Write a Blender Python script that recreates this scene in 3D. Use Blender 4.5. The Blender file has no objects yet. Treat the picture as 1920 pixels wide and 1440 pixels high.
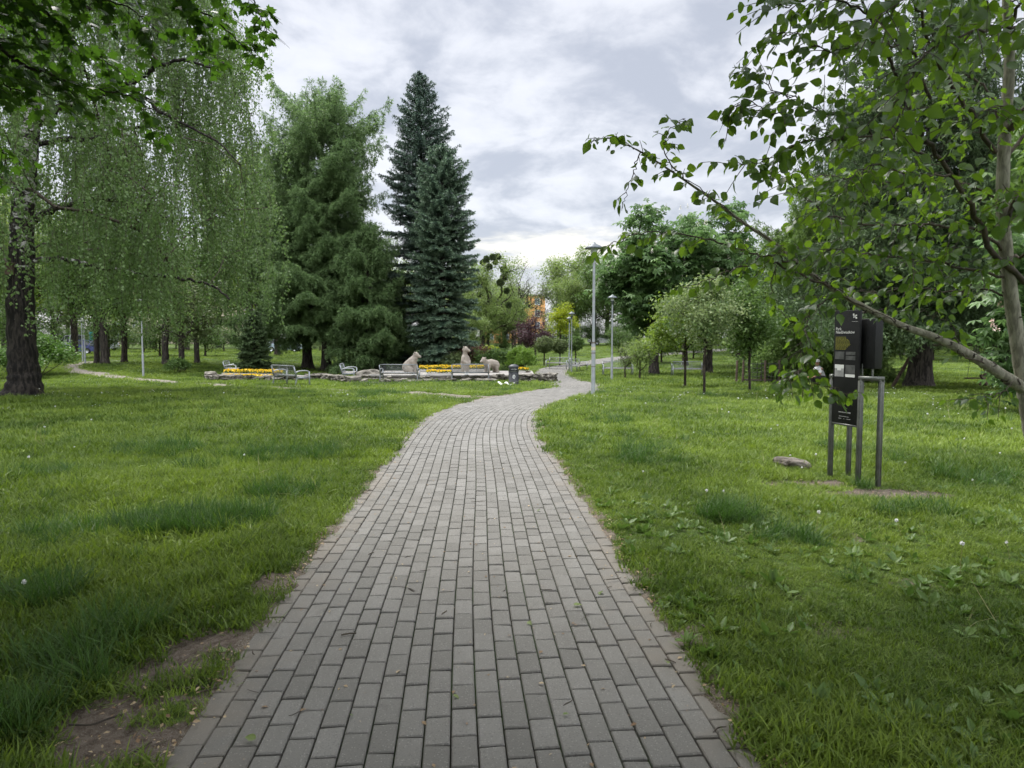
EXPOSURE = 1.72
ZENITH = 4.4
SUN_E = 1.5
import bpy, bmesh, math, random
import numpy as np
from mathutils import Vector, Matrix
R_ = math.radians
rng = np.random.default_rng(7)
random.seed(7)
scene = bpy.context.scene
COL = scene.collection

# ------------------------------------------------------------------ camera model
CH, FPX = 1.55, 1331.0
PIT = math.atan(88 / FPX)
CP, SP = math.cos(PIT), math.sin(PIT)

def _ray(px, py):
    u, v = (px - 960) / FPX, (720 - py) / FPX
    return u, CP + v * SP, -SP + v * CP

def W(px, py, Y):
    """the world point seen at photo pixel px, py at depth Y"""
    a, b, c = _ray(px, py)
    s = Y / b
    return Vector((a * s, Y, CH + c * s))

def sstep(x):
    x = np.clip(x, 0, 1)
    return x * x * (3 - 2 * x)

_ty = np.array([-400, 0, 17, 22, 28, 35, 50, 62, 90, 200, 700.])
_tz = np.array([0, 0, 0, -.13, -.43, -.62, -.88, -.88, -.7, -.4, 0.])
_yy = np.linspace(-400, 700, 4401)
_zz = np.interp(_yy, _ty, _tz)
_k = np.ones(17) / 17
_zz = np.convolve(np.pad(_zz, 8, mode='edge'), _k, mode='valid')

def terr(X, Y):
    X = np.asarray(X, float); Y = np.asarray(Y, float)
    z = np.interp(Y, _yy, _zz)
    z = z + .6 * sstep((-X - 10) / 14) * sstep((Y - 34) / 14)
    z = z + 1.15 * sstep((Y - 52) / 36) * sstep((X / np.maximum(Y, 1) + .02) / .09)
    return z

def tz(X, Y):
    return float(terr(X, Y))

def G(px, py):
    """ground point seen at a photo pixel"""
    a, b, c = _ray(px, py)
    s = np.concatenate([np.linspace(1, 60, 3000), np.linspace(60, 400, 3000)])
    hit = (CH + c * s) <= terr(a * s, b * s)
    k = int(np.argmax(hit)) if hit.any() else len(s) - 1
    return Vector((a * s[k], b * s[k], tz(a * s[k], b * s[k])))

def GX(px, Y, dz=0.):
    """ground point at depth Y under photo column px"""
    X = 0.
    for _ in range(4):
        z = tz(X, Y)
        X = (px - 960) / FPX * (Y * CP + (CH - z) * SP)
    return Vector((X, Y, tz(X, Y) + dz))

def _hash(i, j, s):
    n = np.sin(i * 127.1 + j * 311.7 + s * 74.7) * 43758.5453
    return n - np.floor(n)

def vnoise(x, y, s=0):
    x = np.asarray(x, float); y = np.asarray(y, float)
    i, j = np.floor(x), np.floor(y)
    fx, fy = x - i, y - j
    fx, fy = fx * fx * (3 - 2 * fx), fy * fy * (3 - 2 * fy)
    a, b, c, d = _hash(i, j, s), _hash(i + 1, j, s), _hash(i, j + 1, s), _hash(i + 1, j + 1, s)
    return (a * (1 - fx) + b * fx) * (1 - fy) + (c * (1 - fx) + d * fx) * fy

# ------------------------------------------------------------------ mesh builder
class MB:
    def __init__(self):
        self.V, self.F, self.T, self.M, self.n = [], [], [], [], 0

    def add(self, V, F, tint=0.5, mi=0):
        V = np.asarray(V, float).reshape(-1, 3)
        F = [F] if isinstance(F, np.ndarray) else F if isinstance(F[0], np.ndarray) else [np.asarray(F, int)]
        for f in F:
            f = np.asarray(f, int)
            if f.size:
                self.F.append(f + self.n); self.M.append(np.full(len(f), mi))
        self.V.append(V)
        self.T.append(np.broadcast_to(np.asarray(tint, float), (len(V),)).copy())
        self.n += len(V)
        return self

    def mesh(self, name, mats, smooth=True):
        me = bpy.data.meshes.new(name)
        V = np.concatenate(self.V)
        loops = np.concatenate([f.ravel() for f in self.F])
        tot = np.concatenate([np.full(len(f), f.shape[1]) for f in self.F])
        start = np.concatenate([[0], np.cumsum(tot)[:-1]])
        me.vertices.add(len(V)); me.vertices.foreach_set('co', V.ravel().astype(np.float32))
        me.loops.add(len(loops)); me.loops.foreach_set('vertex_index', loops.astype(np.int32))
        me.polygons.add(len(tot)); me.polygons.foreach_set('loop_start', start.astype(np.int32))
        try:
            me.polygons.foreach_set('loop_total', tot.astype(np.int32))
        except Exception:
            pass
        me.polygons.foreach_set('material_index', np.concatenate(self.M).astype(np.int32))
        me.polygons.foreach_set('use_smooth', np.full(len(tot), smooth))
        at = me.attributes.new('tint', 'FLOAT', 'POINT')
        at.data.foreach_set('value', np.concatenate(self.T).astype(np.float32))
        for m in (mats if isinstance(mats, (list, tuple)) else [mats]):
            me.materials.append(m)
        me.update(calc_edges=True)
        me.validate()
        return me

    def build(self, name, mats, parent=None, smooth=True):
        return link(name, self.mesh(name, mats, smooth), parent)

    # --- shapes
    def box(self, c, s, rz=0., tint=.5, mi=0, M=None):
        x, y, z = s[0] / 2, s[1] / 2, s[2] / 2
        V = np.array([[-x, -y, -z], [x, -y, -z], [x, y, -z], [-x, y, -z], [-x, -y, z], [x, -y, z], [x, y, z], [-x, y, z]])
        if M is not None:
            V = V @ np.array(M).T
        if rz:
            ca, sa = math.cos(rz), math.sin(rz)
            V = np.stack([V[:, 0] * ca - V[:, 1] * sa, V[:, 0] * sa + V[:, 1] * ca, V[:, 2]], 1)
        return self.add(V + np.array(c), np.array([[0, 3, 2, 1], [4, 5, 6, 7], [0, 1, 5, 4], [1, 2, 6, 5], [2, 3, 7, 6], [3, 0, 4, 7]]), tint, mi)

    def bbox(self, c, s, b=.008, rz=0., tint=.5, mi=0):
        """a box with bevelled edges"""
        bm = bmesh.new()
        bmesh.ops.create_cube(bm, size=1)
        bmesh.ops.scale(bm, vec=s, verts=bm.verts)
        bmesh.ops.bevel(bm, geom=bm.edges[:], offset=b, segments=2, affect='EDGES', profile=.6)
        if rz:
            bmesh.ops.rotate(bm, cent=(0, 0, 0), matrix=Matrix.Rotation(rz, 3, 'Z'), verts=bm.verts)
        return self.bm(bm, c, tint, mi)

    def bm(self, bm, c=(0, 0, 0), tint=.5, mi=0):
        bm.verts.index_update()
        V = np.array([v.co[:] for v in bm.verts]) + np.array(c)
        by = {}
        for f in bm.faces:
            by.setdefault(len(f.verts), []).append([v.index for v in f.verts])
        bm.free()
        return self.add(V, [np.array(x) for x in by.values()], tint, mi)

    def bar(self, a, b, w, d, tint=.5, mi=0, up=(0, 0, 1)):
        """rectangular bar from a to b"""
        a, b = np.array(a, float), np.array(b, float)
        t = b - a; L = np.linalg.norm(t); t = t / L
        s = np.cross(t, np.array(up, float))
        if np.linalg.norm(s) < 1e-3:
            s = np.cross(t, np.array([0, 1, 0.]))
        s /= np.linalg.norm(s); n = np.cross(s, t)
        q = [(-1, -1), (1, -1), (1, 1), (-1, 1)]
        V = [p + s * i * w / 2 + n * j * d / 2 for p in (a, b) for i, j in q]
        return self.add(V, np.array([[0, 3, 2, 1], [4, 5, 6, 7], [0, 1, 5, 4], [1, 2, 6, 5], [2, 3, 7, 6], [3, 0, 4, 7]]), tint, mi)

    def tube(self, P, r, n=8, tint=.5, mi=0, cap=True):
        P = np.asarray(P, float); m = len(P)
        r = np.broadcast_to(np.asarray(r, float), (m,))
        T = np.gradient(P, axis=0); T /= np.linalg.norm(T, axis=1)[:, None] + 1e-9
        u = np.cross(T[0], [0, 0, 1.]) if abs(T[0][2]) < .9 else np.cross(T[0], [0, 1., 0])
        U = [u / np.linalg.norm(u)]
        for k in range(1, m):
            w = U[-1] - T[k] * np.dot(U[-1], T[k]); U.append(w / (np.linalg.norm(w) + 1e-9))
        U = np.array(U); Wv = np.cross(T, U)
        a = np.arange(n) / n * 2 * math.pi
        V = P[:, None] + r[:, None, None] * (np.cos(a)[None, :, None] * U[:, None] + np.sin(a)[None, :, None] * Wv[:, None])
        k = np.arange(m - 1)[:, None] * n; j = np.arange(n)[None]; j2 = (j + 1) % n
        F = np.stack([k + j, k + j2, k + n + j2, k + n + j], -1).reshape(-1, 4)
        t = np.repeat(np.broadcast_to(np.asarray(tint, float), (m,)), n)
        self.add(V.reshape(-1, 3), F, t, mi)
        if cap:
            for e in (0, m - 1):
                base = V[e]; c = P[e]
                idx = np.stack([np.full(n, n), np.arange(n), (np.arange(n) + 1) % n], 1)
                if e == 0:
                    idx = idx[:, ::-1]
                self.add(np.vstack([base, c]), idx, t[e * n], mi)
        return self

    def lathe(self, prof, c=(0, 0, 0), n=24, tint=.5, mi=0):
        prof = np.asarray(prof, float); m = len(prof)
        a = np.arange(n) / n * 2 * math.pi
        V = np.stack([prof[:, 0][:, None] * np.cos(a), prof[:, 0][:, None] * np.sin(a), np.repeat(prof[:, 1][:, None], n, 1)], -1).reshape(-1, 3) + np.array(c)
        k = np.arange(m - 1)[:, None] * n; j = np.arange(n)[None]; j2 = (j + 1) % n
        return self.add(V, np.stack([k + j, k + j2, k + n + j2, k + n + j], -1).reshape(-1, 4), tint, mi)

    def leaves(self, tp, P, D, N, S, tint=.5, mi=0):
        """many copies of a leaf template (T, faces): tip axis D, normal N, size S"""
        T, F = tp
        P, D, N = (np.asarray(q, float).reshape(-1, 3) for q in (P, D, N))
        m, k = len(P), len(T)
        if m == 0:
            return self
        D = D / (np.linalg.norm(D, axis=1)[:, None] + 1e-9)
        s = np.cross(D, N); s /= np.linalg.norm(s, axis=1)[:, None] + 1e-9
        N2 = np.cross(s, D)
        S = np.broadcast_to(np.asarray(S, float), (m,))[:, None, None]
        V = P[:, None] + S * (T[None, :, 0:1] * s[:, None] + T[None, :, 1:2] * D[:, None] + T[None, :, 2:3] * N2[:, None])
        off = (np.arange(m) * k)[:, None, None]
        Fs = [(f[None] + off).reshape(-1, f.shape[1]) for f in F]
        t = np.repeat(np.broadcast_to(np.asarray(tint, float), (m,)), k)
        return self.add(V.reshape(-1, 3), Fs, t, mi)

def link(name, me, parent=None):
    o = bpy.data.objects.new(name, me)
    COL.objects.link(o)
    if parent is not None:
        o.parent = parent
    return o

def tag(o, label=None, cat=None, group=None, kind=None):
    if label: o['label'] = label
    if cat: o['category'] = cat
    if group: o['group'] = group
    if kind: o['kind'] = kind
    return o

def thing(name, label, cat, loc=(0, 0, 0), rz=0., group=None):
    o = bpy.data.objects.new(name, None)
    o.empty_display_size = .2
    COL.objects.link(o)
    o.location = loc; o.rotation_euler = (0, 0, rz)
    return tag(o, label, cat, group)

def dup(root, label, loc, rz=0., sc=1., group=None):
    r = root.copy(); COL.objects.link(r)
    r.location = loc; r.rotation_euler = (0, 0, rz)
    r.scale = (sc, sc, sc) if np.isscalar(sc) else sc
    r['label'] = label
    if group: r['group'] = group
    for ch in list(root.children):
        c = ch.copy(); COL.objects.link(c); c.parent = r
        for g in list(ch.children):
            d = g.copy(); COL.objects.link(d); d.parent = c
    return r

def unit(n, r=rng):
    v = r.normal(size=(n, 3))
    return v / np.linalg.norm(v, axis=1)[:, None]

def catmull(P, n=8):
    P = np.asarray(P, float)
    Q = np.vstack([2 * P[0] - P[1], P, 2 * P[-1] - P[-2]])
    out = []
    for i in range(1, len(Q) - 2):
        t = np.linspace(0, 1, n, endpoint=False)[:, None]
        p0, p1, p2, p3 = Q[i - 1], Q[i], Q[i + 1], Q[i + 2]
        out.append(.5 * (2 * p1 + (p2 - p0) * t + (2 * p0 - 5 * p1 + 4 * p2 - p3) * t ** 2 + (3 * p1 - p0 - 3 * p2 + p3) * t ** 3))
    out.append(P[-1:])
    return np.vstack(out)

# ------------------------------------------------------------------ materials
def newmat(name):
    m = bpy.data.materials.new(name); m.use_nodes = True
    nt = m.node_tree; nt.nodes.clear()
    out = nt.nodes.new('ShaderNodeOutputMaterial')
    return m, nt, out

def nd(nt, typ, ins=None, **kw):
    n = nt.nodes.new(typ)
    for k, v in kw.items():
        setattr(n, k, v)
    for k, v in (ins or {}).items():
        s = n.inputs[k]
        if isinstance(v, bpy.types.NodeSocket):
            nt.links.new(v, s)
        else:
            s.default_value = v
    return n

def rgba(c):
    return (c[0], c[1], c[2], 1.)

def mixc(nt, f, a, b):
    n = nt.nodes.new('ShaderNodeMix'); n.data_type = 'RGBA'
    for s, v in ((n.inputs[0], f), (n.inputs[6], a), (n.inputs[7], b)):
        if isinstance(v, bpy.types.NodeSocket):
            nt.links.new(v, s)
        else:
            s.default_value = rgba(v) if not np.isscalar(v) else v
    return n.outputs[2]

def mapr(nt, v, a, b, c=0., d=1., smooth=True):
    n = nd(nt, 'ShaderNodeMapRange', {0: v, 1: a, 2: b, 3: c, 4: d})
    if smooth: n.interpolation_type = 'SMOOTHSTEP'
    return n.outputs[0]

def math_(nt, op, a, b=0., c=0.):
    n = nt.nodes.new('ShaderNodeMath'); n.operation = op
    for s, v in zip(n.inputs, (a, b, c)):
        if isinstance(v, bpy.types.NodeSocket):
            nt.links.new(v, s)
        else:
            s.default_value = v
    return n.outputs[0]

def noise(nt, scale, detail=3., rough=.55, co=None, dist=0.):
    ins = {'Scale': scale, 'Detail': detail, 'Roughness': rough, 'Distortion': dist}
    if co is not None: ins['Vector'] = co
    return nd(nt, 'ShaderNodeTexNoise', ins).outputs['Fac']

def objco(nt):
    return nd(nt, 'ShaderNodeTexCoord').outputs['Object']

def geopos(nt):
    return nd(nt, 'ShaderNodeNewGeometry').outputs['Position']

def attr(nt, name='tint'):
    return nd(nt, 'ShaderNodeAttribute', attribute_name=name).outputs['Fac']

def leafmat(name, a, b, trans=.35, rough=.45, spec=.35, tcol=None, inst=False):
    m, nt, out = newmat(name)
    f = attr(nt)
    if inst:
        r = nd(nt, 'ShaderNodeObjectInfo').outputs['Random']
        f = math_(nt, 'MULTIPLY_ADD', r, .5, math_(nt, 'MULTIPLY', f, .5))
    c = mixc(nt, f, a, b)
    hsv = nd(nt, 'ShaderNodeHueSaturation', {'Saturation': 1.06, 'Value': 1.25, 'Color': c}).outputs[0]
    if tcol is not None:
        hsv = mixc(nt, .6, hsv, tcol)
    p = nd(nt, 'ShaderNodeBsdfPrincipled', {'Base Color': c, 'Roughness': rough, 'Specular IOR Level': spec})
    t = nd(nt, 'ShaderNodeBsdfTranslucent', {'Color': hsv})
    s = nd(nt, 'ShaderNodeMixShader', {0: trans, 1: p.outputs[0], 2: t.outputs[0]})
    nt.links.new(s.outputs[0], out.inputs[0])
    return m

def pmat(name, col, rough=.6, metal=0., col2=None, sc=8., bump=0., bsc=40., spec=.4, detail=4., lo=.35, hi=.65, tintv=0.):
    """painted, stone or metal surface with two noise-mixed colours, a fine bump and optional per-piece tint"""
    m, nt, out = newmat(name)
    co = objco(nt)
    c = rgba(col)
    p = nd(nt, 'ShaderNodeBsdfPrincipled', {'Base Color': c, 'Roughness': rough, 'Metallic': metal, 'Specular IOR Level': spec})
    src = None
    if col2 is not None:
        src = mixc(nt, mapr(nt, noise(nt, sc, detail, .6, co), lo, hi), col, col2)
    if tintv:
        v = math_(nt, 'MULTIPLY_ADD', attr(nt), 2 * tintv, 1 - tintv)
        src = nd(nt, 'ShaderNodeHueSaturation', {'Value': v, 'Color': src if src is not None else c}).outputs[0]
    if src is not None:
        nt.links.new(src, p.inputs['Base Color'])
    if bump:
        b = nd(nt, 'ShaderNodeBump', {'Strength': bump, 'Distance': .02, 'Height': noise(nt, bsc, 5., .65, co)})
        nt.links.new(b.outputs[0], p.inputs['Normal'])
    nt.links.new(p.outputs[0], out.inputs[0])
    return m

def barkmat(name, a, b, sc=(14, 14, 3), bump=.8, lo=.4, hi=.62, white=None, wlo=.5, whi=.58, wsc=(3, 3, 5)):
    m, nt, out = newmat(name)
    co = objco(nt)
    v = nd(nt, 'ShaderNodeVectorMath', {0: co, 1: sc}, operation='MULTIPLY').outputs[0]
    n1 = noise(nt, 1., 6., .65, v, .6)
    c = mixc(nt, mapr(nt, n1, lo, hi), a, b)
    if white is not None:
        v2 = nd(nt, 'ShaderNodeVectorMath', {0: co, 1: wsc}, operation='MULTIPLY').outputs[0]
        f = mapr(nt, math_(nt, 'ADD', noise(nt, 1., 5., .65, v2, .5), math_(nt, 'MULTIPLY_ADD', attr(nt), .5, -.25)), wlo, whi)
        c = mixc(nt, f, c, white)
    p = nd(nt, 'ShaderNodeBsdfPrincipled', {'Base Color': c, 'Roughness': .85, 'Specular IOR Level': .2})
    bp = nd(nt, 'ShaderNodeBump', {'Strength': bump, 'Distance': .03, 'Height': n1})
    nt.links.new(bp.outputs[0], p.inputs['Normal'])
    nt.links.new(p.outputs[0], out.inputs[0])
    return m

M = {}
M['bark'] = barkmat('bark_brown', (.018, .014, .011), (.075, .06, .047))
M['barkdark'] = barkmat('bark_dark', (.02, .017, .014), (.075, .064, .053))
M['birchbark'] = barkmat('bark_birch', (.010, .009, .008), (.045, .038, .032), white=(.42, .41, .38), wlo=.51, whi=.59)
M['palebark'] = barkmat('bark_pale', (.14, .132, .10), (.26, .25, .195), sc=(30, 30, 9), bump=.25)
M['twig'] = pmat('twig_bark', (.035, .028, .02), .8, col2=(.07, .055, .035), sc=12)
M['steel'] = pmat('galvanised_steel', (.135, .14, .125), .42, .5, (.095, .10, .09), 9, .06, 60)
M['benchmetal'] = pmat('bench_grey_metal', (.30, .32, .33), .45, .4, (.24, .255, .265), 9, .06, 60)
M['lampgrey'] = pmat('lamp_grey_paint', (.34, .36, .37), .5, .15, (.27, .285, .295), 5, .05, 40)
M['lampdark'] = pmat('lamp_dark_cap', (.10, .115, .125), .45, .2, (.07, .08, .085), 6)
M['glass'] = pmat('lamp_glass', (.5, .52, .52), .2, 0, spec=.6)
M['black'] = pmat('black_panel', (.007, .007, .0075), .5, 0, (.013, .013, .0135), 3, .04, 30, .2)
M['blackmatt'] = pmat('black_bin', (.018, .02, .023), .5, 0, (.03, .033, .036), 5, .08, 50)
M['white'] = pmat('white_print', (.62, .62, .6), .6)
M['grey1'] = pmat('grey_print', (.36, .36, .35), .5, 0, (.2, .2, .2), 9)
M['grey2'] = pmat('dark_grey_print', (.05, .05, .05), .5, 0, (.09, .09, .09), 14)
M['yellowprint'] = pmat('yellow_print', (.26, .25, .03), .6)
M['stone'] = pmat('wall_stone', (.085, .077, .063), .9, 0, (.2, .185, .155), 5, .9, 14, .2, tintv=.35)
M['rock'] = pmat('flat_rock', (.06, .05, .04), .9, 0, (.17, .15, .125), 7, 1., 16, .2)
M['bearstone'] = pmat('bear_stone', (.23, .20, .165), .9, 0, (.30, .265, .22), 4, .35, 35, .2)
M['concrete'] = pmat('kerb_concrete', (.3, .285, .26), .9, 0, (.38, .365, .34), 3, .3, 30, .2)
M['slab'] = pmat('terrace_slab', (.33, .31, .28), .9, 0, (.25, .235, .21), 2.5, .3, 30, .2)
M['soil'] = pmat('soil', (.05, .036, .025), .95, 0, (.095, .07, .05), 9, .8, 20, .1)
M['benchwood'] = pmat('bench_slat', (.2, .19, .17), .7, 0, (.27, .255, .235), 12, .15, 60)
M['timber'] = pmat('timber_post', (.075, .05, .037), .8, 0, (.13, .09, .065), 7, .4, 30)
M['rope'] = pmat('net_rope', (.06, .06, .058), .9)
M['skin'] = pmat('skin', (.45, .23, .16), .55)
M['shirt'] = pmat('white_cloth', (.8, .8, .8), .85, 0, (.72, .72, .73), 6, .2, 20)
M['trouser'] = pmat('dark_cloth', (.05, .045, .05), .9)
M['hat'] = pmat('pale_hat', (.42, .42, .4), .9)
M['paper'] = pmat('paper_sheet', (.75, .75, .74), .8, 0, (.65, .66, .66), 6)
M['tyre'] = pmat('tyre', (.015, .015, .016), .8)
M['carglass'] = pmat('car_glass', (.03, .035, .04), .08, spec=.6)
M['chrome'] = pmat('wheel_rim', (.45, .46, .47), .35, .7)
M['lens'] = pmat('headlight_lens', (.7, .7, .68), .15, spec=.7)
M['orange'] = pmat('orange_render', (.58, .30, .12), .85, 0, (.53, .27, .10), 1.2, .1, 20)
M['cream'] = pmat('cream_render', (.5, .43, .33), .85, 0, (.45, .38, .29), 1.2)
M['roof'] = pmat('roof_grey', (.16, .12, .10), .8, 0, (.2, .16, .13), 3)
M['pane'] = pmat('window_pane', (.12, .14, .16), .1, spec=.7)
M['teal'] = pmat('teal_cloth', (.04, .25, .24), .8)
M['deadleaf'] = leafmat('dead_leaf', (.17, .10, .05), (.46, .36, .22), .2, .7)
M['yellowflower'] = leafmat('pansy_yellow', (.62, .40, .015), (.78, .56, .03), .3, .6)
M['flowerleaf'] = leafmat('pansy_leaf', (.03, .075, .015), (.06, .13, .03), .3)
# ------------------------------------------------------------------ camera, world, sun
cd = bpy.data.cameras.new('camera'); cam = bpy.data.objects.new('camera', cd); COL.objects.link(cam)
cam.location = (0, 0, CH); cam.rotation_euler = (math.pi / 2 - PIT, 0, 0)
cd.sensor_width = 36; cd.lens = 36 * FPX / 1920; cd.clip_start = .05; cd.clip_end = 2000
scene.camera = cam
scene.view_settings.view_transform = 'Standard'
scene.view_settings.look = 'None'
scene.view_settings.exposure = EXPOSURE
scene.view_settings.gamma = 1
scene.render.engine = 'CYCLES'
cy = scene.cycles
cy.max_bounces = 6; cy.diffuse_bounces = 3; cy.glossy_bounces = 2; cy.transmission_bounces = 4; cy.transparent_max_bounces = 4
cy.caustics_reflective = False; cy.caustics_refractive = False
cy.use_denoising = True
cy.use_adaptive_sampling = True; cy.adaptive_threshold = .01; cy.denoising_prefilter = 'FAST'

SUN_EL, SUN_AZ = R_(58), R_(-38)          # azimuth from +Y towards +X
wd = bpy.data.worlds.new('World'); scene.world = wd; wd.use_nodes = True
nt = wd.node_tree; nt.nodes.clear()
wo = nt.nodes.new('ShaderNodeOutputWorld')
sky = nt.nodes.new('ShaderNodeTexSky'); sky.sky_type = 'NISHITA'; sky.sun_disc = False
sky.sun_elevation = SUN_EL; sky.sun_rotation = SUN_AZ
d = nd(nt, 'ShaderNodeTexCoord').outputs['Generated']
xyz = nd(nt, 'ShaderNodeSeparateXYZ', {0: d})
X_, Y_, Z_ = xyz.outputs
zz = math_(nt, 'ADD', math_(nt, 'MAXIMUM', Z_, 0.), .26)
cv = nd(nt, 'ShaderNodeCombineXYZ', {0: math_(nt, 'DIVIDE', X_, zz), 1: math_(nt, 'DIVIDE', Y_, zz), 2: 0.}).outputs[0]
n1 = noise(nt, 2.1, 8., .56, cv, .5)
cv2 = nd(nt, 'ShaderNodeVectorMath', {0: cv, 1: (5.3, 2.1, 1.7)}, operation='ADD').outputs[0]
n2 = noise(nt, 4.6, 7., .58, cv2, .35)
mixn = math_(nt, 'MULTIPLY_ADD', n2, .46, math_(nt, 'MULTIPLY', n1, .54))
f = mapr(nt, mixn, .41, .585)
cloud = mixc(nt, f, (.49, .515, .58), (.81, .82, .86))
thin = mapr(nt, mixn, .56, .74)
cloud = mixc(nt, thin, cloud, (.95, .95, .97))
# a bright break in the overcast low over the end of the path
az = math_(nt, 'SUBTRACT', math_(nt, 'ARCTAN2', X_, Y_), .06)
el = math_(nt, 'SUBTRACT', math_(nt, 'ARCSINE', Z_), .122)
q = math_(nt, 'ADD', math_(nt, 'POWER', math_(nt, 'DIVIDE', az, .14), 2.), math_(nt, 'POWER', math_(nt, 'DIVIDE', el, .028), 2.))
cv3 = nd(nt, 'ShaderNodeCombineXYZ', {0: math_(nt, 'MULTIPLY', az, 14.), 1: math_(nt, 'MULTIPLY', el, 60.), 2: 3.}).outputs[0]
qn = math_(nt, 'MULTIPLY_ADD', noise(nt, 1., 4., .55, cv3), 2.6, math_(nt, 'MULTIPLY_ADD', q, .8, -1.15))
brk = mapr(nt, qn, 1.1, .1)
brk = math_(nt, 'MULTIPLY', brk, mapr(nt, q, 3.2, .8))
cloud = mixc(nt, brk, cloud, (1.04, .99, .87))
# pale band towards the horizon, brighter zenith as under a real overcast
hz = mapr(nt, Z_, .0, .17, 1., 0.)
cloud = mixc(nt, math_(nt, 'MULTIPLY', hz, .4), cloud, (.80, .80, .83))
zen = math_(nt, 'ADD', mapr(nt, Z_, .40, .85, 1., ZENITH), mapr(nt, Y_, .1, -.7, 0., 1.7))   # cloud brighter overhead; extra brightness added behind the viewer to light tree fronts
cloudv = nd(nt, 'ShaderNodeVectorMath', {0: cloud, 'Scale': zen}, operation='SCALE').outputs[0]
bgs = nd(nt, 'ShaderNodeBackground', {'Color': sky.outputs[0], 'Strength': .1})
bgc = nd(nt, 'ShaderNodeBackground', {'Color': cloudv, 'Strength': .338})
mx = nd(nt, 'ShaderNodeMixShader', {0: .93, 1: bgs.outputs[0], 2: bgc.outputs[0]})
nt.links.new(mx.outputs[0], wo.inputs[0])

sl = bpy.data.lights.new('sun', 'SUN'); sl.energy = SUN_E; sl.angle = R_(22); sl.color = (1., .965, .9)
so = bpy.data.objects.new('sun', sl); COL.objects.link(so)
sd = Vector((math.sin(SUN_AZ) * math.cos(SUN_EL), math.cos(SUN_AZ) * math.cos(SUN_EL), math.sin(SUN_EL)))
so.rotation_euler = sd.to_track_quat('Z', 'Y').to_euler(); so.location = (0, 0, 30)

# ------------------------------------------------------------------ path centreline
HW = 1.09
_c = [(0, -3.0), (-.03, 1.0)]
for px, py in [(858, 1440), (864, 1240), (868, 1100), (877, 985), (886, 900), (883, 850), (885, 820), (896, 789), (921, 768), (957, 755), (993, 747), (1032, 739.5), (1063, 733), (1083, 726), (1079, 720), (1062, 715.5), (1046, 710.5), (1036, 704.5), (1033, 698), (1040, 691.5), (1066, 686), (1111, 680.2), (1144, 673.9), (1200, 668)]:
    g = G(px, py); _c.append((g.x, g.y))
_c.append((_c[-1][0] + 14, _c[-1][1] + 12))
cl = catmull(np.array(_c), 24)
_q = np.concatenate([[0], np.cumsum(np.linalg.norm(np.diff(cl, axis=0), axis=1))])
_e = np.arange(0, _q[-1], .2)
cl = np.stack([np.interp(_e, _q, cl[:, 0]), np.interp(_e, _q, cl[:, 1])], 1)
for _ in range(70):
    cl[1:-1] = (cl[:-2] + 2 * cl[1:-1] + cl[2:]) / 4
_s = np.concatenate([[0], np.cumsum(np.linalg.norm(np.diff(cl, axis=0), axis=1))])
SL = _s[-1]
_tn = np.gradient(cl, axis=0); _tn /= np.linalg.norm(_tn, axis=1)[:, None]

def onpath(s, t):
    """s metres along, t metres to the right of the centre line"""
    s = np.asarray(s, float); t = np.asarray(t, float)
    x = np.interp(s, _s, cl[:, 0]); y = np.interp(s, _s, cl[:, 1])
    tx = np.interp(s, _s, _tn[:, 0]); ty = np.interp(s, _s, _tn[:, 1])
    return x + ty * t, y - tx * t

# beaten side path on the far side of the lawn, left
_sp = [(905, 745), (850, 742), (760, 738), (640, 733), (520, 728), (420, 723.5), (330, 717.5), (250, 711), (190, 703.5), (150, 696), (136, 689), (150, 682), (185, 678), (240, 676)]
sp = catmull(np.array([G(*p)[:2] for p in _sp]), 10)

def dist_to(poly, X, Y):
    X = np.asarray(X, float).ravel(); Y = np.asarray(Y, float).ravel()
    out = np.empty(len(X))
    for i in range(0, len(X), 20000):
        dx = X[i:i + 20000, None] - poly[None, :, 0]; dy = Y[i:i + 20000, None] - poly[None, :, 1]
        out[i:i + 20000] = np.sqrt((dx * dx + dy * dy).min(1))
    return out

_pl = np.stack([np.interp(np.arange(0, SL, .15), _s, cl[:, 0]), np.interp(np.arange(0, SL, .15), _s, cl[:, 1])], 1)

# bare earth patches: photo pixel of the middle, radius across, radius along
PATCH = [(335, 1235, .30, .32, .9), (225, 1345, .36, .20, .9), (335, 1168, .16, .12, .8), (180, 1420, .26, .16, .8), (1640, 925, .75, .35, .9), (1520, 905, .5, .22, .7), (1700, 930, .45, .3, .7), (1305, 1205, .07, .2, .8), (1390, 1330, .08, .2, .6), (1215, 1075, .06, .3, .7),
         (1590, 1010, .18, .14, .5), (505, 1100, .13, .3, .7), (1240, 745, 1.2, .25, .35), (1400, 1120, .3, .2, .4), (1560, 1180, .25, .2, .45), (1700, 1090, .3, .2, .4)]
PATCH = [(G(a, b), c, e, w) for a, b, c, e, w in PATCH]

def bare(X, Y):
    """0 grass ... 1 bare earth"""
    X = np.asarray(X, float); Y = np.asarray(Y, float)
    dp = dist_to(_pl, X, Y).reshape(X.shape)
    n = vnoise(X * 5, Y * 5, 3) * .6 + vnoise(X * 14, Y * 14, 4) * .4
    b = sstep((HW - .01 + (.10 + .12 * (X < 0) * (Y < 6)) * n - dp) / .13)
    for g, rx, ry, w in PATCH:
        e = ((X - g.x) / rx) ** 2 + ((Y - g.y) / ry) ** 2
        b = np.maximum(b, w * sstep((1.2 + (n - .5) * 2.2 - e) / .7))
    dsp = dist_to(sp, X, Y).reshape(X.shape)
    b = np.maximum(b, .95 * sstep((.55 + .3 * n - dsp) / .25))
    return b, dp

def bump(X, Y):
    return (vnoise(X * .8, Y * .8, 11) - .5) * .09 + (vnoise(X * 3, Y * 3, 12) - .5) * .035

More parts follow.
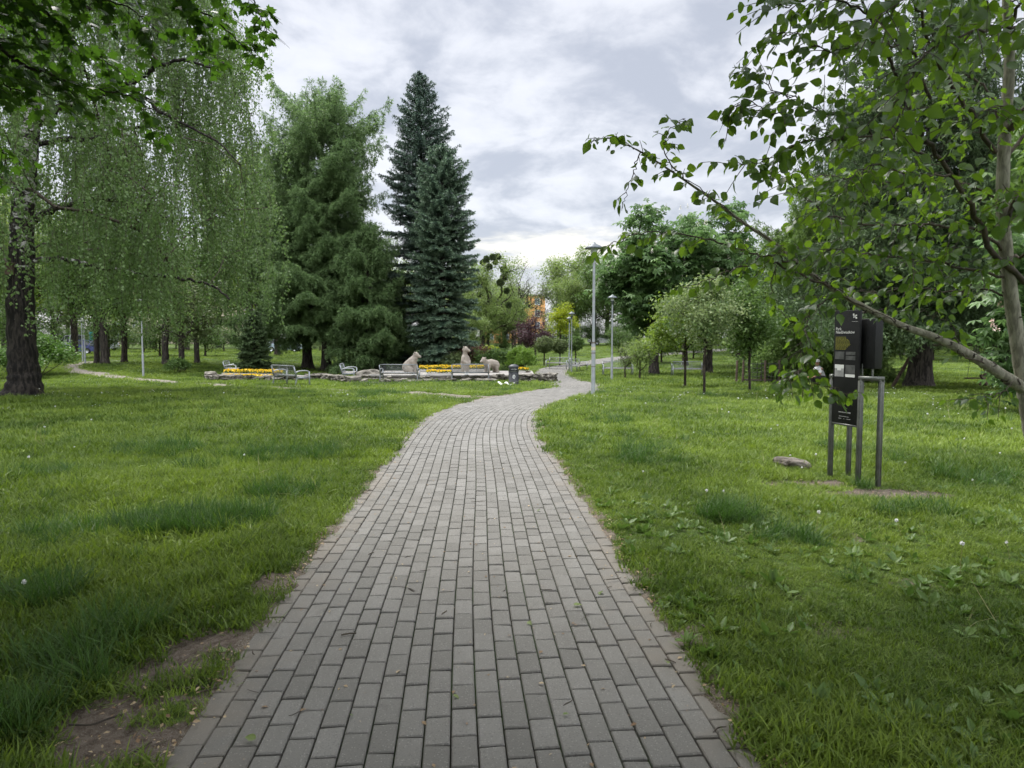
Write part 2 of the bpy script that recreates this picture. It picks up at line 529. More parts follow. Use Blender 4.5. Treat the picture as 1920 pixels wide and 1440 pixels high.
# ground: one sheet to the horizon
gx = np.unique(np.concatenate([np.linspace(-420, -40, 40), np.linspace(-40, -8, 65), np.linspace(-8, 8, 260), np.linspace(8, 40, 65), np.linspace(40, 420, 40)]))
gy = np.unique(np.concatenate([np.linspace(-60, 0, 24), np.linspace(0, 14, 230), np.linspace(14, 60, 150), np.linspace(60, 140, 60), np.linspace(140, 650, 40)]))
XX, YY = np.meshgrid(gx, gy)
B_, DP = bare(XX, YY)
ZZ = terr(XX, YY) + bump(XX, YY) * sstep((DP - HW) / .5) * np.where(YY > 60, 0, 1) + .012
ZZ -= .06 * sstep((HW + .06 - DP) / .14)
ZZ -= .02 * B_ * (DP > HW + .2)
mb = MB()
nx, ny = len(gx), len(gy)
ii = (np.arange(ny - 1)[:, None] * nx + np.arange(nx - 1)[None]).ravel()
mb.add(np.stack([XX, YY, ZZ], -1).reshape(-1, 3), np.stack([ii, ii + 1, ii + nx + 1, ii + nx], 1), B_.ravel())
m, nt, out = newmat('lawn_ground')
po = geopos(nt)
na = noise(nt, .35, 3., .5, po); nb = noise(nt, 3.2, 5., .6, po); nc = noise(nt, 22., 5., .65, po); ne = noise(nt, 160., 3., .6, po)
gr = mixc(nt, mapr(nt, nb, .3, .7), (.036, .066, .013), (.066, .112, .021))
gr = mixc(nt, mapr(nt, na, .35, .7), gr, (.082, .122, .026))
gr = mixc(nt, mapr(nt, nc, .42, .7, 0., .75), gr, (.045, .042, .022))
ea = mixc(nt, mapr(nt, nc, .3, .7), (.075, .058, .044), (.16, .13, .105))
ea = mixc(nt, mapr(nt, ne, .5, .75), ea, (.20, .175, .15))
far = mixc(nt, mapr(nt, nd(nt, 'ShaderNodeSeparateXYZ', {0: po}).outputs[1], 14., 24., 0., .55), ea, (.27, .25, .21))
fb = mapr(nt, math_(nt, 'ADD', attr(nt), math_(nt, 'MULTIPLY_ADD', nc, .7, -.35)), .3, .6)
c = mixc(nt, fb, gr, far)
p = nd(nt, 'ShaderNodeBsdfPrincipled', {'Base Color': c, 'Roughness': .95, 'Specular IOR Level': .1})
bp = nd(nt, 'ShaderNodeBump', {'Strength': .9, 'Distance': .03, 'Height': math_(nt, 'MULTIPLY_ADD', ne, .3, nc)})
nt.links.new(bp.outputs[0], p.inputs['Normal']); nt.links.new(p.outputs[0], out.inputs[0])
tag(mb.build('ground', m), kind='structure')

# path: every paver its own bevelled block, laid in running bond along the curve, on a mossy joint bed
mb = MB()
NCOL, BW, BL = 21, 2 * HW / 21, .203
us = np.arange(0, SL, .12)
prof_t = np.array([-HW - .04, -HW, -.5, 0, .5, HW, HW + .04])
x, y = onpath(np.repeat(us, 7), np.tile(prof_t, len(us)))
ii = (np.arange(len(us) - 1)[:, None] * 7 + np.arange(6)[None]).ravel()
mb.add(np.stack([x, y, terr(x, y) - .009], 1), np.stack([ii, ii + 1, ii + 8, ii + 7], 1), .5, 1)
S0, T0 = [], []
for c_ in range(NCOL):
    n = int(SL / BL) - 1
    S0.append(np.arange(n) * BL + (.5 * BL if c_ % 2 else 0) + .025 * math.sin(c_ * 2.3) + rng.normal(0, .0022, n)); T0.append(np.full(n, -HW + c_ * BW))
S0 = np.concatenate(S0); T0 = np.concatenate(T0); nb_ = len(S0)
gap, bev, gapl = .0068, .005, .0100
tn = rng.random(nb_); lift = rng.normal(0, .0013, nb_); tilt = rng.normal(0, .0011, (nb_, 2))
edge = np.abs(T0 + BW / 2) / HW
lift -= np.where(edge > .9, .006 * rng.random(nb_), 0)
ring = []
for ins, insl, dz in ((gap / 2, gapl / 2, -.012), (gap / 2, gapl / 2, .0035), (gap / 2 + bev, gapl / 2 + bev, .0085)):
    for i, (a, b) in enumerate(((0, 0), (0, 1), (1, 1), (1, 0))):
        s_ = S0 + (insl if a == 0 else BL - insl); t_ = T0 + (ins if b == 0 else BW - ins)
        x, y = onpath(s_, t_)
        z = terr(x, y) + dz + (lift + tilt[:, 0] * (a - .5) * 2 + tilt[:, 1] * (b - .5) * 2 if dz > 0 else 0)
        ring.append(np.stack([x, y, z], 1))
V = np.stack(ring, 1).reshape(-1, 3); o_ = (np.arange(nb_) * 12)[:, None]
F = [o_ + np.array([[8, 9, 10, 11]])]
for r in (0, 4):
    for k in range(4):
        F.append(o_ + np.array([[r + k, r + (k + 1) % 4, r + 4 + (k + 1) % 4, r + 4 + k]]))
F = np.concatenate(F)[:, ::-1]
mb.add(V, F, np.repeat(tn, 12), 0)
m1, nt, out = newmat('grey_pavers')
po = geopos(nt)
c = mixc(nt, attr(nt), (.122, .117, .104), (.185, .178, .162))
c = mixc(nt, mapr(nt, noise(nt, .8, 5., .65, po), .35, .7, 0., .8), c, (.132, .125, .110))
sp1 = nd(nt, 'ShaderNodeTexVoronoi', {'Vector': po, 'Scale': 75.}, feature='F1').outputs['Distance']
c = mixc(nt, mapr(nt, sp1, .26, .08, 0., .6), c, (.34, .33, .31))
c = mixc(nt, mapr(nt, noise(nt, 110., 4., .75, po), .5, .68, 0., .75), c, (.085, .081, .074))
c = mixc(nt, mapr(nt, noise(nt, 9., 5., .7, po), .62, .75, 0., .4), c, (.1, .092, .075))
ed = math_(nt, 'ADD', attr(nt, 'edge'), math_(nt, 'MULTIPLY_ADD', noise(nt, 2.6, 5., .65, po), .9, -.45))
c = mixc(nt, mapr(nt, ed, .72, 1.05, 0., .75), c, (.165, .146, .120))       # dust trodden in from the verge
stn = noise(nt, 3.4, 4., .55, po)
c = mixc(nt, mapr(nt, stn, .62, .72, 0., .35), c, (.085, .08, .07))
p = nd(nt, 'ShaderNodeBsdfPrincipled', {'Base Color': c, 'Roughness': .82, 'Specular IOR Level': .3})
bp = nd(nt, 'ShaderNodeBump', {'Strength': .35, 'Distance': .006, 'Height': noise(nt, 180., 5., .7, po)})
nt.links.new(bp.outputs[0], p.inputs['Normal']); nt.links.new(p.outputs[0], out.inputs[0])
m2 = pmat('joint_dirt', (.030, .027, .018), .95, 0, (.032, .06, .014), 2.2, .5, 60, .45, .6)
po_ = mb.build('path', [m1, m2], smooth=False)
_ed = np.concatenate([np.zeros(len(mb.V[0])), np.repeat(edge, 12)])
po_.data.attributes.new('edge', 'FLOAT', 'POINT').data.foreach_set('value', _ed.astype(np.float32))
tag(po_, kind='structure')

# trodden earth creeping over both edges of the path
mb = MB()
us = np.arange(.5, min(SL, 46), .03)
offs = np.array([-.15, -.10, -.06, -.03, 0, .02, .05, .09, .16])
for sgn in (-1, 1):
    uu = np.repeat(us, len(offs)); oo = np.tile(offs, len(us))
    x, y = onpath(uu, sgn * (HW + oo))
    hgt = np.interp(oo, [-.15, -.06, 0, .05, .16], [-.02, -.012, .004, .010, -.016])
    z = terr(x, y) + hgt + (vnoise(x * 9, y * 9, 21) - .45) * .03 * np.interp(oo, [-.15, 0, .16], [.6, 1, .4]) + (vnoise(x * 1.6, y * 1.6, 22) - .5) * .02
    k = len(offs)
    ii = (np.arange(len(us) - 1)[:, None] * k + np.arange(k - 1)[None]).ravel()
    mb.add(np.stack([x, y, z], 1), np.stack([ii, ii + 1, ii + k + 1, ii + k], 1), .5)
m, nt, out = newmat('trodden_earth')
po = geopos(nt)
c = mixc(nt, mapr(nt, noise(nt, 25., 5., .65, po), .3, .7), (.075, .06, .045), (.15, .125, .098))
c = mixc(nt, mapr(nt, noise(nt, 170., 3., .6, po), .5, .72), c, (.26, .235, .205))
p = nd(nt, 'ShaderNodeBsdfPrincipled', {'Base Color': c, 'Roughness': .95, 'Specular IOR Level': .1})
bp = nd(nt, 'ShaderNodeBump', {'Strength': .7, 'Distance': .01, 'Height': noise(nt, 120., 4., .65, po)})
nt.links.new(bp.outputs[0], p.inputs['Normal']); nt.links.new(p.outputs[0], out.inputs[0])
tag(mb.build('path_edge_earth', m), kind='structure')

# ------------------------------------------------------------------ grass
grassm = leafmat('grass_blade', (.050, .094, .011), (.198, .272, .042), .32, .5, .25, inst=True)
m = grassm; nt = m.node_tree
# lawn patches differ in colour: dry and lush areas
mixn_ = [n for n in nt.nodes if n.bl_idname == 'ShaderNodeMix'][0]
fac = mixn_.inputs[0].links[0].from_socket
po = geopos(nt)
pat = mapr(nt, noise(nt, .45, 4., .6, po), .32, .7, -.35, .4)
nt.links.new(math_(nt, 'ADD', fac, pat), mixn_.inputs[0])
darkgrass = leafmat('tuft_blade', (.03, .072, .012), (.07, .14, .024), .3, .5, .25, inst=True)
weedm = leafmat('weed_leaf', (.06, .115, .02), (.125, .20, .045), .3, .5, .35, inst=True)
seedm = pmat('dandelion_seed', (.75, .75, .73), .9)
drym = leafmat('dry_stalk', (.2, .18, .08), (.4, .36, .2), .3, .7)
stalkm = leafmat('seed_stalk', (.18, .2, .06), (.32, .3, .13), .3)

def blade_patch(name, n, rad, h0, h1, w, lean, mat, seed, extra=None):
    r = np.random.default_rng(seed)
    a = r.random(n) * 2 * math.pi; q = np.sqrt(r.random(n)) * rad
    P = np.stack([q * np.cos(a), q * np.sin(a), np.full(n, -.012)], 1)
    h = h0 + (h1 - h0) * r.random(n) ** 1.4
    da = r.random(n) * 2 * math.pi; dl = lean * (.25 + r.random(n))
    D = np.stack([np.cos(da) * dl, np.sin(da) * dl, np.ones(n)], 1)
    N = np.stack([np.cos(da), np.sin(da), -dl * .5], 1)
    ww = w
    T = np.array([[-.5 * ww, 0, 0], [.5 * ww, 0, 0], [-.42 * ww, .5, .05], [.42 * ww, .5, .05], [0, 1, .26]])
    mb = MB(); tint = r.random(n)
    # template width is in metres: scale x by 1/h
    k = len(T)
    Dn = D / np.linalg.norm(D, axis=1)[:, None]
    s = np.cross(Dn, N); s /= np.linalg.norm(s, axis=1)[:, None]; N2 = np.cross(s, Dn)
    V = P[:, None] + T[None, :, 0:1] * s[:, None] + h[:, None, None] * (T[None, :, 1:2] * Dn[:, None] + T[None, :, 2:3] * N[:, None])
    o_ = (np.arange(n) * k)[:, None]
    mb.add(V.reshape(-1, 3), [o_ + np.array([[0, 1, 3, 2]]), o_ + np.array([[2, 3, 4]])], np.repeat(tint, k))
    mats = [mat]
    if extra: mats = extra(mb, r, mats)
    me = mb.mesh(name, mats)
    return bpy.data.objects.new(name, me)

LEAFW = (np.array([[0, 0, 0], [-.12, .25, .02], [-.2, .55, .03], [-.1, .85, 0], [0, 1, -.06], [.1, .85, 0], [.2, .55, .03], [.12, .25, .02], [0, .5, -.03]]),
         [np.array([[0, 8, 1], [1, 8, 2], [2, 8, 3], [3, 8, 4], [4, 8, 5], [5, 8, 6], [6, 8, 7], [7, 8, 0]])])

def rosette(name, seed, n, L, mat):
    r = np.random.default_rng(seed); mb = MB()
    a = np.arange(n) / n * 2 * math.pi + r.normal(0, .3, n); up = .25 + .6 * r.random(n)
    D = np.stack([np.cos(a), np.sin(a), up], 1); N = np.stack([-np.cos(a) * up, -np.sin(a) * up, np.ones(n)], 1)
    mb.leaves(LEAFW, np.zeros((n, 3)) + [0, 0, .01], D, N + unit(n, r) * .25, L * (.55 + .6 * r.random(n)), r.random(n))
    return bpy.data.objects.new(name, mb.mesh(name, mat))

def seedhead(name, seed, hh):
    mb = MB(); r = np.random.default_rng(seed)
    x, y = r.normal(0, .02, 2)
    mb.tube([(0, 0, 0), (x * .4, y * .4, hh * .6), (x, y, hh)], [.003, .0025, .002], 5, .5, 0)
    P = unit(70, r)
    mb.leaves((np.array([[-.3, 0, 0], [.3, 0, 0], [.5, 1, 0], [-.5, 1, 0]]) * [.4, 1, 1], [np.array([[0, 1, 2, 3]])]), np.array([x, y, hh]) + P * .004, P, unit(70, r), .014, .5, 1)
    return bpy.data.objects.new(name, mb.mesh(name, [stalkm, seedm]))

def daisy(name, seed):
    mb = MB(); r = np.random.default_rng(seed)
    for _ in range(3):
        x, y = r.normal(0, .12, 2); h = .06 + .06 * r.random()
        mb.lathe([(0, h), (.014, h + .004), (.016, h + .01), (.006, h + .014), (0, h + .014)], (x, y, 0), 7, .5, 0)
    return bpy.data.objects.new(name, mb.mesh(name, [seedm]))

def gcoll(name, obs):
    c = bpy.data.collections.new(name)
    for o in obs: c.objects.link(o)
    return c

dryc = gcoll('dry', [blade_patch(f'dry{i}', 5, .16, .10, .34, .0035, 1.5, drym, 210 + i) for i in range(5)])
near = gcoll('turf_near', [blade_patch(f'turf_near{i}', 60, .10, .03, .085, .0058, .8, grassm, 100 + i) for i in range(5)])
mid = gcoll('turf_mid', [blade_patch(f'turf_mid{i}', 80, .2, .04, .10, .0115, .75, grassm, 120 + i) for i in range(4)])
farc = gcoll('turf_far', [blade_patch(f'turf_far{i}', 110, .5, .05, .13, .02, .6, grassm, 140 + i) for i in range(4)])
tuftc = gcoll('turf_tuft', [blade_patch(f'turf_tuft{i}', 46, .07, .10, .27, .0052, .75, darkgrass, 160 + i) for i in range(4)])
weedc = gcoll('weeds', [rosette(f'weed{i}', 180 + i, 6 + i, .12, weedm) for i in range(4)])
seedc = gcoll('seeds', [seedhead(f'seed{i}', 190 + i, .16 + .05 * i) for i in range(3)])
daisyc = gcoll('daisies', [daisy(f'daisy{i}', 195 + i) for i in range(3)])

def scatter(name, P, coll, smin, smax, tilt=.12, seed=1, mul=None):
    """one object: a point per clump, each instanced by geometry nodes"""
    P = np.asarray(P, float); n = len(P); r = np.random.default_rng(seed)
    me = bpy.data.meshes.new(name)
    me.vertices.add(n); me.vertices.foreach_set('co', P.ravel().astype(np.float32))
    rot = np.stack([r.normal(0, tilt, n), r.normal(0, tilt, n), r.random(n) * 6.283], 1)
    me.attributes.new('rot', 'FLOAT_VECTOR', 'POINT').data.foreach_set('vector', rot.ravel().astype(np.float32))
    me.attributes.new('scl', 'FLOAT', 'POINT').data.foreach_set('value', ((smin + (smax - smin) * r.random(n)) * (1 if mul is None else mul)).astype(np.float32))
    me.attributes.new('pick', 'INT', 'POINT').data.foreach_set('value', r.integers(0, len(coll.objects), n).astype(np.int32))
    o = link(name, me)
    ng = bpy.data.node_groups.new(name, 'GeometryNodeTree')
    ng.interface.new_socket('Geometry', in_out='INPUT', socket_type='NodeSocketGeometry')
    ng.interface.new_socket('Geometry', in_out='OUTPUT', socket_type='NodeSocketGeometry')
    gi, go = ng.nodes.new('NodeGroupInput'), ng.nodes.new('NodeGroupOutput')
    ci = ng.nodes.new('GeometryNodeCollectionInfo'); ci.inputs['Collection'].default_value = coll
    ci.inputs['Separate Children'].default_value = True; ci.inputs['Reset Children'].default_value = True
    ip = ng.nodes.new('GeometryNodeInstanceOnPoints'); ip.inputs['Pick Instance'].default_value = True
    def na(nm, ty):
        q = ng.nodes.new('GeometryNodeInputNamedAttribute'); q.data_type = ty; q.inputs['Name'].default_value = nm
        return [s for s in q.outputs if s.enabled and s.name == 'Attribute'][0]
    ng.links.new(gi.outputs[0], ip.inputs['Points']); ng.links.new(ci.outputs[0], ip.inputs['Instance'])
    ng.links.new(na('pick', 'INT'), ip.inputs['Instance Index']); ng.links.new(na('rot', 'FLOAT_VECTOR'), ip.inputs['Rotation'])
    ng.links.new(na('scl', 'FLOAT'), ip.inputs['Scale']); ng.links.new(ip.outputs[0], go.inputs[0])
    md = o.modifiers.new('scatter', 'NODES'); md.node_group = ng
    return tag(o, kind='stuff')

KEEPOUT = []      # discs (x, y, r) where nothing grows
def field(y0, y1, dens, k=.80, pad=.8, keep=.5, seed=5):
    r = np.random.default_rng(seed)
    xm = y1 * k + pad
    n = int(2 * xm * (y1 - y0) * dens)
    X = (r.random(n) * 2 - 1) * xm; Y = y0 + (y1 - y0) * r.random(n)
    ok = np.abs(X) < Y * k + pad
    X, Y = X[ok], Y[ok]
    b, dp = bare(X, Y)
    ok = (b < keep + .3 * (r.random(len(X)) - .5)) & (dp > HW + .03)
    for x, y, q in KEEPOUT:
        ok &= (X - x) ** 2 + (Y - y) ** 2 > q * q
    X, Y = X[ok], Y[ok]; dp = dp[ok]
    Z = terr(X, Y) + bump(X, Y) * sstep((dp - HW) / .5) * (Y < 60) + .012
    return np.stack([X, Y, Z], 1)
# ------------------------------------------------------------------ leaf templates
OVAL = (np.array([[0, 0, 0], [-.3, .45, .08], [0, 1, -.05], [.3, .45, .08]]), [np.array([[0, 3, 2], [0, 2, 1]])])
NEEDLE = (np.array([[0, 0, 0], [-.13, .5, .02], [0, 1, 0], [.13, .5, .02]]), [np.array([[0, 3, 2, 1]])])
_l = [(0, 0, 0), (0, .33, -.03), (0, .68, -.03), (0, 1.02, -.16), (-.27, .16, .06), (-.375, .42, .07), (-.22, .74, .02), (.27, .16, .06), (.375, .42, .07), (.22, .74, .02)]
OVATE = (np.array(_l), [np.array([[0, 1, 4], [0, 7, 1], [2, 3, 6], [2, 9, 3]]), np.array([[1, 2, 5, 4], [1, 7, 8, 2]]), np.array([[2, 6, 5], [2, 8, 9]])])
_h = [(.06, .02), (.30, -.10), (.26, .10), (.56, .12), (.50, .25), (.70, .48), (.40, .42), (.34, .56), (.30, .78), (.14, .72), (0, 1.05)]
_o = [(0, .0)] + _h + [(-x, y) for x, y in _h[-2::-1]]
_V = [(0, .33, .0)] + [(x, y, -.18 * (x * x + (y - .33) ** 2) + .0) for x, y in _o]
MAPLE = (np.array(_V), [np.array([[0, i, i % (len(_o)) + 1] for i in range(1, len(_o) + 1)])])
_T, _F = [], []
for k, (a, L) in enumerate(zip(np.radians([-105, -62, -22, 22, 62, 105]), [.7, .9, 1, 1, .9, .7])):
    ax = np.array([math.sin(a), math.cos(a)]); s_ = np.array([ax[1], -ax[0]])
    b = len(_T)
    _T += [(0, 0, 0), (*(ax * .62 * L - s_ * .17), -.08), (*(ax * L), -.34), (*(ax * .62 * L + s_ * .17), -.08)]
    _F += [(b, b + 3, b + 2), (b, b + 2, b + 1)]
PALM = (np.array(_T), [np.array(_F)])

# leaf materials
L = {}
L['birch'] = leafmat('birch_leaf', (.08, .14, .038), (.165, .245, .085), .48, .4, .4)
L['maple'] = leafmat('maple_leaf', (.016, .042, .008), (.04, .09, .014), .38, .45, .3, (.10, .22, .016))
L['aspen'] = leafmat('broad_leaf', (.030, .068, .012), (.072, .135, .02), .47, .40, .4, (.22, .37, .02))
L['lime'] = leafmat('lime_leaf', (.10, .165, .02), (.19, .26, .045), .42, .5, .3)
L['green'] = leafmat('green_leaf', (.05, .10, .022), (.125, .195, .05), .35, .5, .3)
L['pale'] = leafmat('pale_spring_leaf', (.11, .17, .045), (.21, .27, .085), .46, .5, .3)
L['olive'] = leafmat('olive_leaf', (.07, .105, .034), (.145, .18, .07), .35, .5, .3)
L['chestnut'] = leafmat('chestnut_leaf', (.06, .115, .04), (.16, .26, .09), .42, .45, .4)
L['candle'] = pmat('chestnut_blossom', (.62, .57, .44), .9, 0, (.72, .69, .6), 40)
L['pinkcandle'] = pmat('pink_chestnut_blossom', (.66, .44, .38), .9, 0, (.75, .62, .54), 40)
L['larch'] = leafmat('larch_needles', (.08, .14, .05), (.19, .27, .11), .46, .55, .25)
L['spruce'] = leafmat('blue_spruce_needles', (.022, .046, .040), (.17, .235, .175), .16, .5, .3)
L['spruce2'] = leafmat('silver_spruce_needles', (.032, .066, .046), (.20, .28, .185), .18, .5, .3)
L['dark'] = leafmat('dark_spruce_needles', (.042, .07, .032), (.115, .17, .07), .32, .6, .2)
L['weep'] = leafmat('weeping_spruce_needles', (.07, .125, .03), (.18, .26, .075), .38, .6, .2)
L['purple'] = leafmat('purple_leaf', (.038, .018, .024), (.085, .04, .048), .3, .5, .3)
L['yellow'] = leafmat('golden_leaf', (.20, .26, .015), (.32, .36, .03), .4, .5, .3)
L['cream'] = leafmat('cream_edged_leaf', (.075, .13, .04), (.25, .30, .13), .35, .5, .3)
L['bush'] = leafmat('bright_bush_leaf', (.11, .20, .025), (.2, .31, .05), .35, .5, .3)
L['laurel'] = leafmat('laurel_leaf', (.055, .125, .02), (.115, .20, .04), .35, .45, .35)
L['red'] = leafmat('red_brown_leaf', (.06, .025, .018), (.14, .06, .04), .3, .5, .3)
L['mistletoe'] = leafmat('mistletoe_leaf', (.045, .07, .025), (.09, .12, .045), .2, .6, .2)

# ------------------------------------------------------------------ skeletons
def grow(r, trunk, att, seg=.45, rise=.45, arch=.08, jit=.05):
    """connect attraction points to a trunk polyline; returns nodes, parents"""
    init = None
    if isinstance(trunk, tuple):
        init = trunk[1]; trunk = trunk[0]
    trunk = np.asarray(trunk, float); att = np.asarray(att, float)
    d0 = np.min(np.linalg.norm(att[:, None] - trunk[None], axis=2), axis=1)
    cap = len(trunk) + int(np.sum(np.linalg.norm(np.ptp(att, axis=0)) / seg + 2) * len(att) * .6) + 2000
    P = np.zeros((cap, 3)); par = np.full(cap, -1)
    n = len(trunk); P[:n] = trunk; par[:n] = np.arange(n) - 1 if init is None else init
    tips = []
    first = max(1, int(len(trunk) * .25)) if init is None else 4
    for a in att[np.argsort(d0)]:
        v = a - P[first:n]
        dist = np.linalg.norm(v, axis=1); hor = np.linalg.norm(v[:, :2], axis=1)
        j = first + int(np.argmin(dist + 1.6 * np.maximum(0, rise * hor - v[:, 2])))
        v = a - P[j]; dl = np.linalg.norm(v)
        k = max(1, int(dl / seg)); prev = j
        for i in range(1, k + 1):
            if n >= cap: break
            t = i / k
            P[n] = P[j] + v * t + np.array([0, 0, arch * dl * math.sin(math.pi * t)]) + (r.normal(0, jit * dl / k, 3) if i < k else 0)
            par[n] = prev; prev = n; n += 1
        tips.append(prev)
    return P[:n], par[:n], np.array(tips)

def skeleton_mesh(mb, P, par, tips, r0, rmin, ntrunk, pw=.5, maxn=9, flare=0., tint=.5, cut=0.):
    n = len(P); cnt = np.zeros(n); cnt[tips] += 1
    kids = [[] for _ in range(n)]
    for i in range(n - 1, 0, -1):
        cnt[par[i]] += cnt[i]; kids[par[i]].append(i)
    rad = np.maximum(rmin, r0 * (np.maximum(cnt, .3) / cnt[0]) ** pw)
    rad[:ntrunk] = np.maximum(rad[:ntrunk], r0 * np.linspace(1, .25, ntrunk))
    start = [(0, None)]
    while start:
        i, pa = start.pop()
        ch = [] if pa is None else [pa]
        ch.append(i)
        while kids[i]:
            ks = sorted(kids[i], key=lambda q: -rad[q])
            for q in ks[1:]:
                start.append((q, i))
            i = ks[0]; ch.append(i)
        if len(ch) < 2: continue
        rr = rad[ch].copy()
        if pa is not None: rr[0] = min(rr[0], rr[1] * 1.25)
        if rr.max() < cut: continue
        rr[-1] *= .5
        nn = int(np.clip(4 + rr.max() * 40, 4, maxn))
        PP = P[ch]
        if pa is None and flare:
            base = PP[0]; hh = PP[:, 2] - base[2]
            # a denser foot so the flare is round
            up = np.linspace(0, 1, 7)[:, None]
            PP = np.vstack([base + (PP[1] - base) * up, PP[2:]]); rr = np.concatenate([np.interp(up[:, 0], [0, 1], rr[:2]), rr[2:]])
            rr = rr * (1 + flare * np.exp(-(PP[:, 2] - base[2]) / (.9 * r0 + .05)))
            nn = 14
        mb.tube(PP, rr, nn, tint)
    return rad

def lobes(r, n, H, z0, R, spread=.62, lob=.42, squash=1.):
    """attraction points gathered in lobes over an ellipsoid crown"""
    c = np.array([0, 0, (H + z0) / 2]); sz = np.array([R, R, (H - z0) / 2])
    k = max(6, int(12 + 8 * r.random()))
    u = unit(k, r); u[:, 2] = u[:, 2] * .9 + .08
    C = u * spread * (.75 + .4 * r.random((k, 1)))
    C = np.vstack([C, [[0, 0, .1], [0, 0, .55], [0, 0, -.3]]])
    i = r.integers(0, len(C), n)
    q = unit(n, r) * (r.random((n, 1)) ** .45) * lob * (.7 + .5 * r.random((len(C), 1)))[i]
    return c + (C[i] + q) * sz

def crown_leaves(mb, r, A, n, sig, tp, size, flat=.9, droop=.35, core=None, tint_hi=None):
    i = r.integers(0, len(A), n)
    P = A[i] + r.normal(0, 1, (n, 3)) * sig * np.array([1, 1, .7])
    D = unit(n, r); D[:, 2] = D[:, 2] * .5 - droop
    N = unit(n, r) * (1 - flat * .6) + np.array([0, 0, flat])
    t = np.clip(.5 + r.normal(0, .2, n) + (r.random(len(A))[i] - .5) * .5, 0, 1)
    mb.leaves(tp, P, D, N, size * (.7 + .6 * r.random(n)), t)
    return P

def deciduous(seed, H, R, z0, r0, nat=150, nleaf=12000, leaf=.2, sig=.38, tp=OVAL, lm='green', bark='bark', rise=.45, lob=.42, spread=.62, flat=.8, droop=.3, lean=0., trunk_top=.7, candles=0, forks=1, cut=0., sparse=False, rmin=.008):
    r = np.random.default_rng(seed)
    k = 7
    zt = np.linspace(0, H * trunk_top, k)
    wob = np.cumsum(r.normal(0, .035 * H / k, (k, 2)), axis=0); wob -= wob[0]
    trunk = np.stack([wob[:, 0] + lean * zt, wob[:, 1], zt], 1)
    A = lobes(r, nat, H, z0, R, spread, lob) + np.array([lean * H * .6, 0, 0])
    P, par, tips = grow(r, trunk, A, max(.25, R * .09), rise)
    mt = MB()
    skeleton_mesh(mt, P, par, tips, r0, rmin, k, flare=.45, cut=cut)
    mc = MB()
    src = A if not sparse else P[len(trunk):][r.random(len(P) - len(trunk)) < .5]
    crown_leaves(mc, r, src, nleaf, sig, tp, leaf, flat, droop)
    mats = [L[lm]]
    if candles:
        out_ = A - np.array([0, 0, (H + z0) / 2]); sc_ = np.linalg.norm(out_ / np.array([R, R, (H - z0) / 2]), axis=1)
        o_ = np.argsort(-sc_)[:int(len(A) * .7)]
        i = o_[r.integers(0, len(o_), candles)]
        uu = out_[i] / np.linalg.norm(out_[i], axis=1)[:, None]
        Q = A[i] + uu * sig * .9 + r.normal(0, sig * .7, (candles, 3))
        for q in Q:
            m_ = 16; hh = r.random(m_); a = r.random(m_) * 6.28; w = .055 * (1 - hh * .8)
            S = np.stack([q[0] + np.cos(a) * w, q[1] + np.sin(a) * w, q[2] + hh * .26], 1)
            mc.leaves(OVAL, S, unit(m_, r), unit(m_, r), .07, .5, 1)
        mats.append(L['candle'] if candles < 900 else L['candle'])
    return [('trunk', mt.mesh('trunk', M[bark])), ('crown', mc.mesh('crown', mats))], A

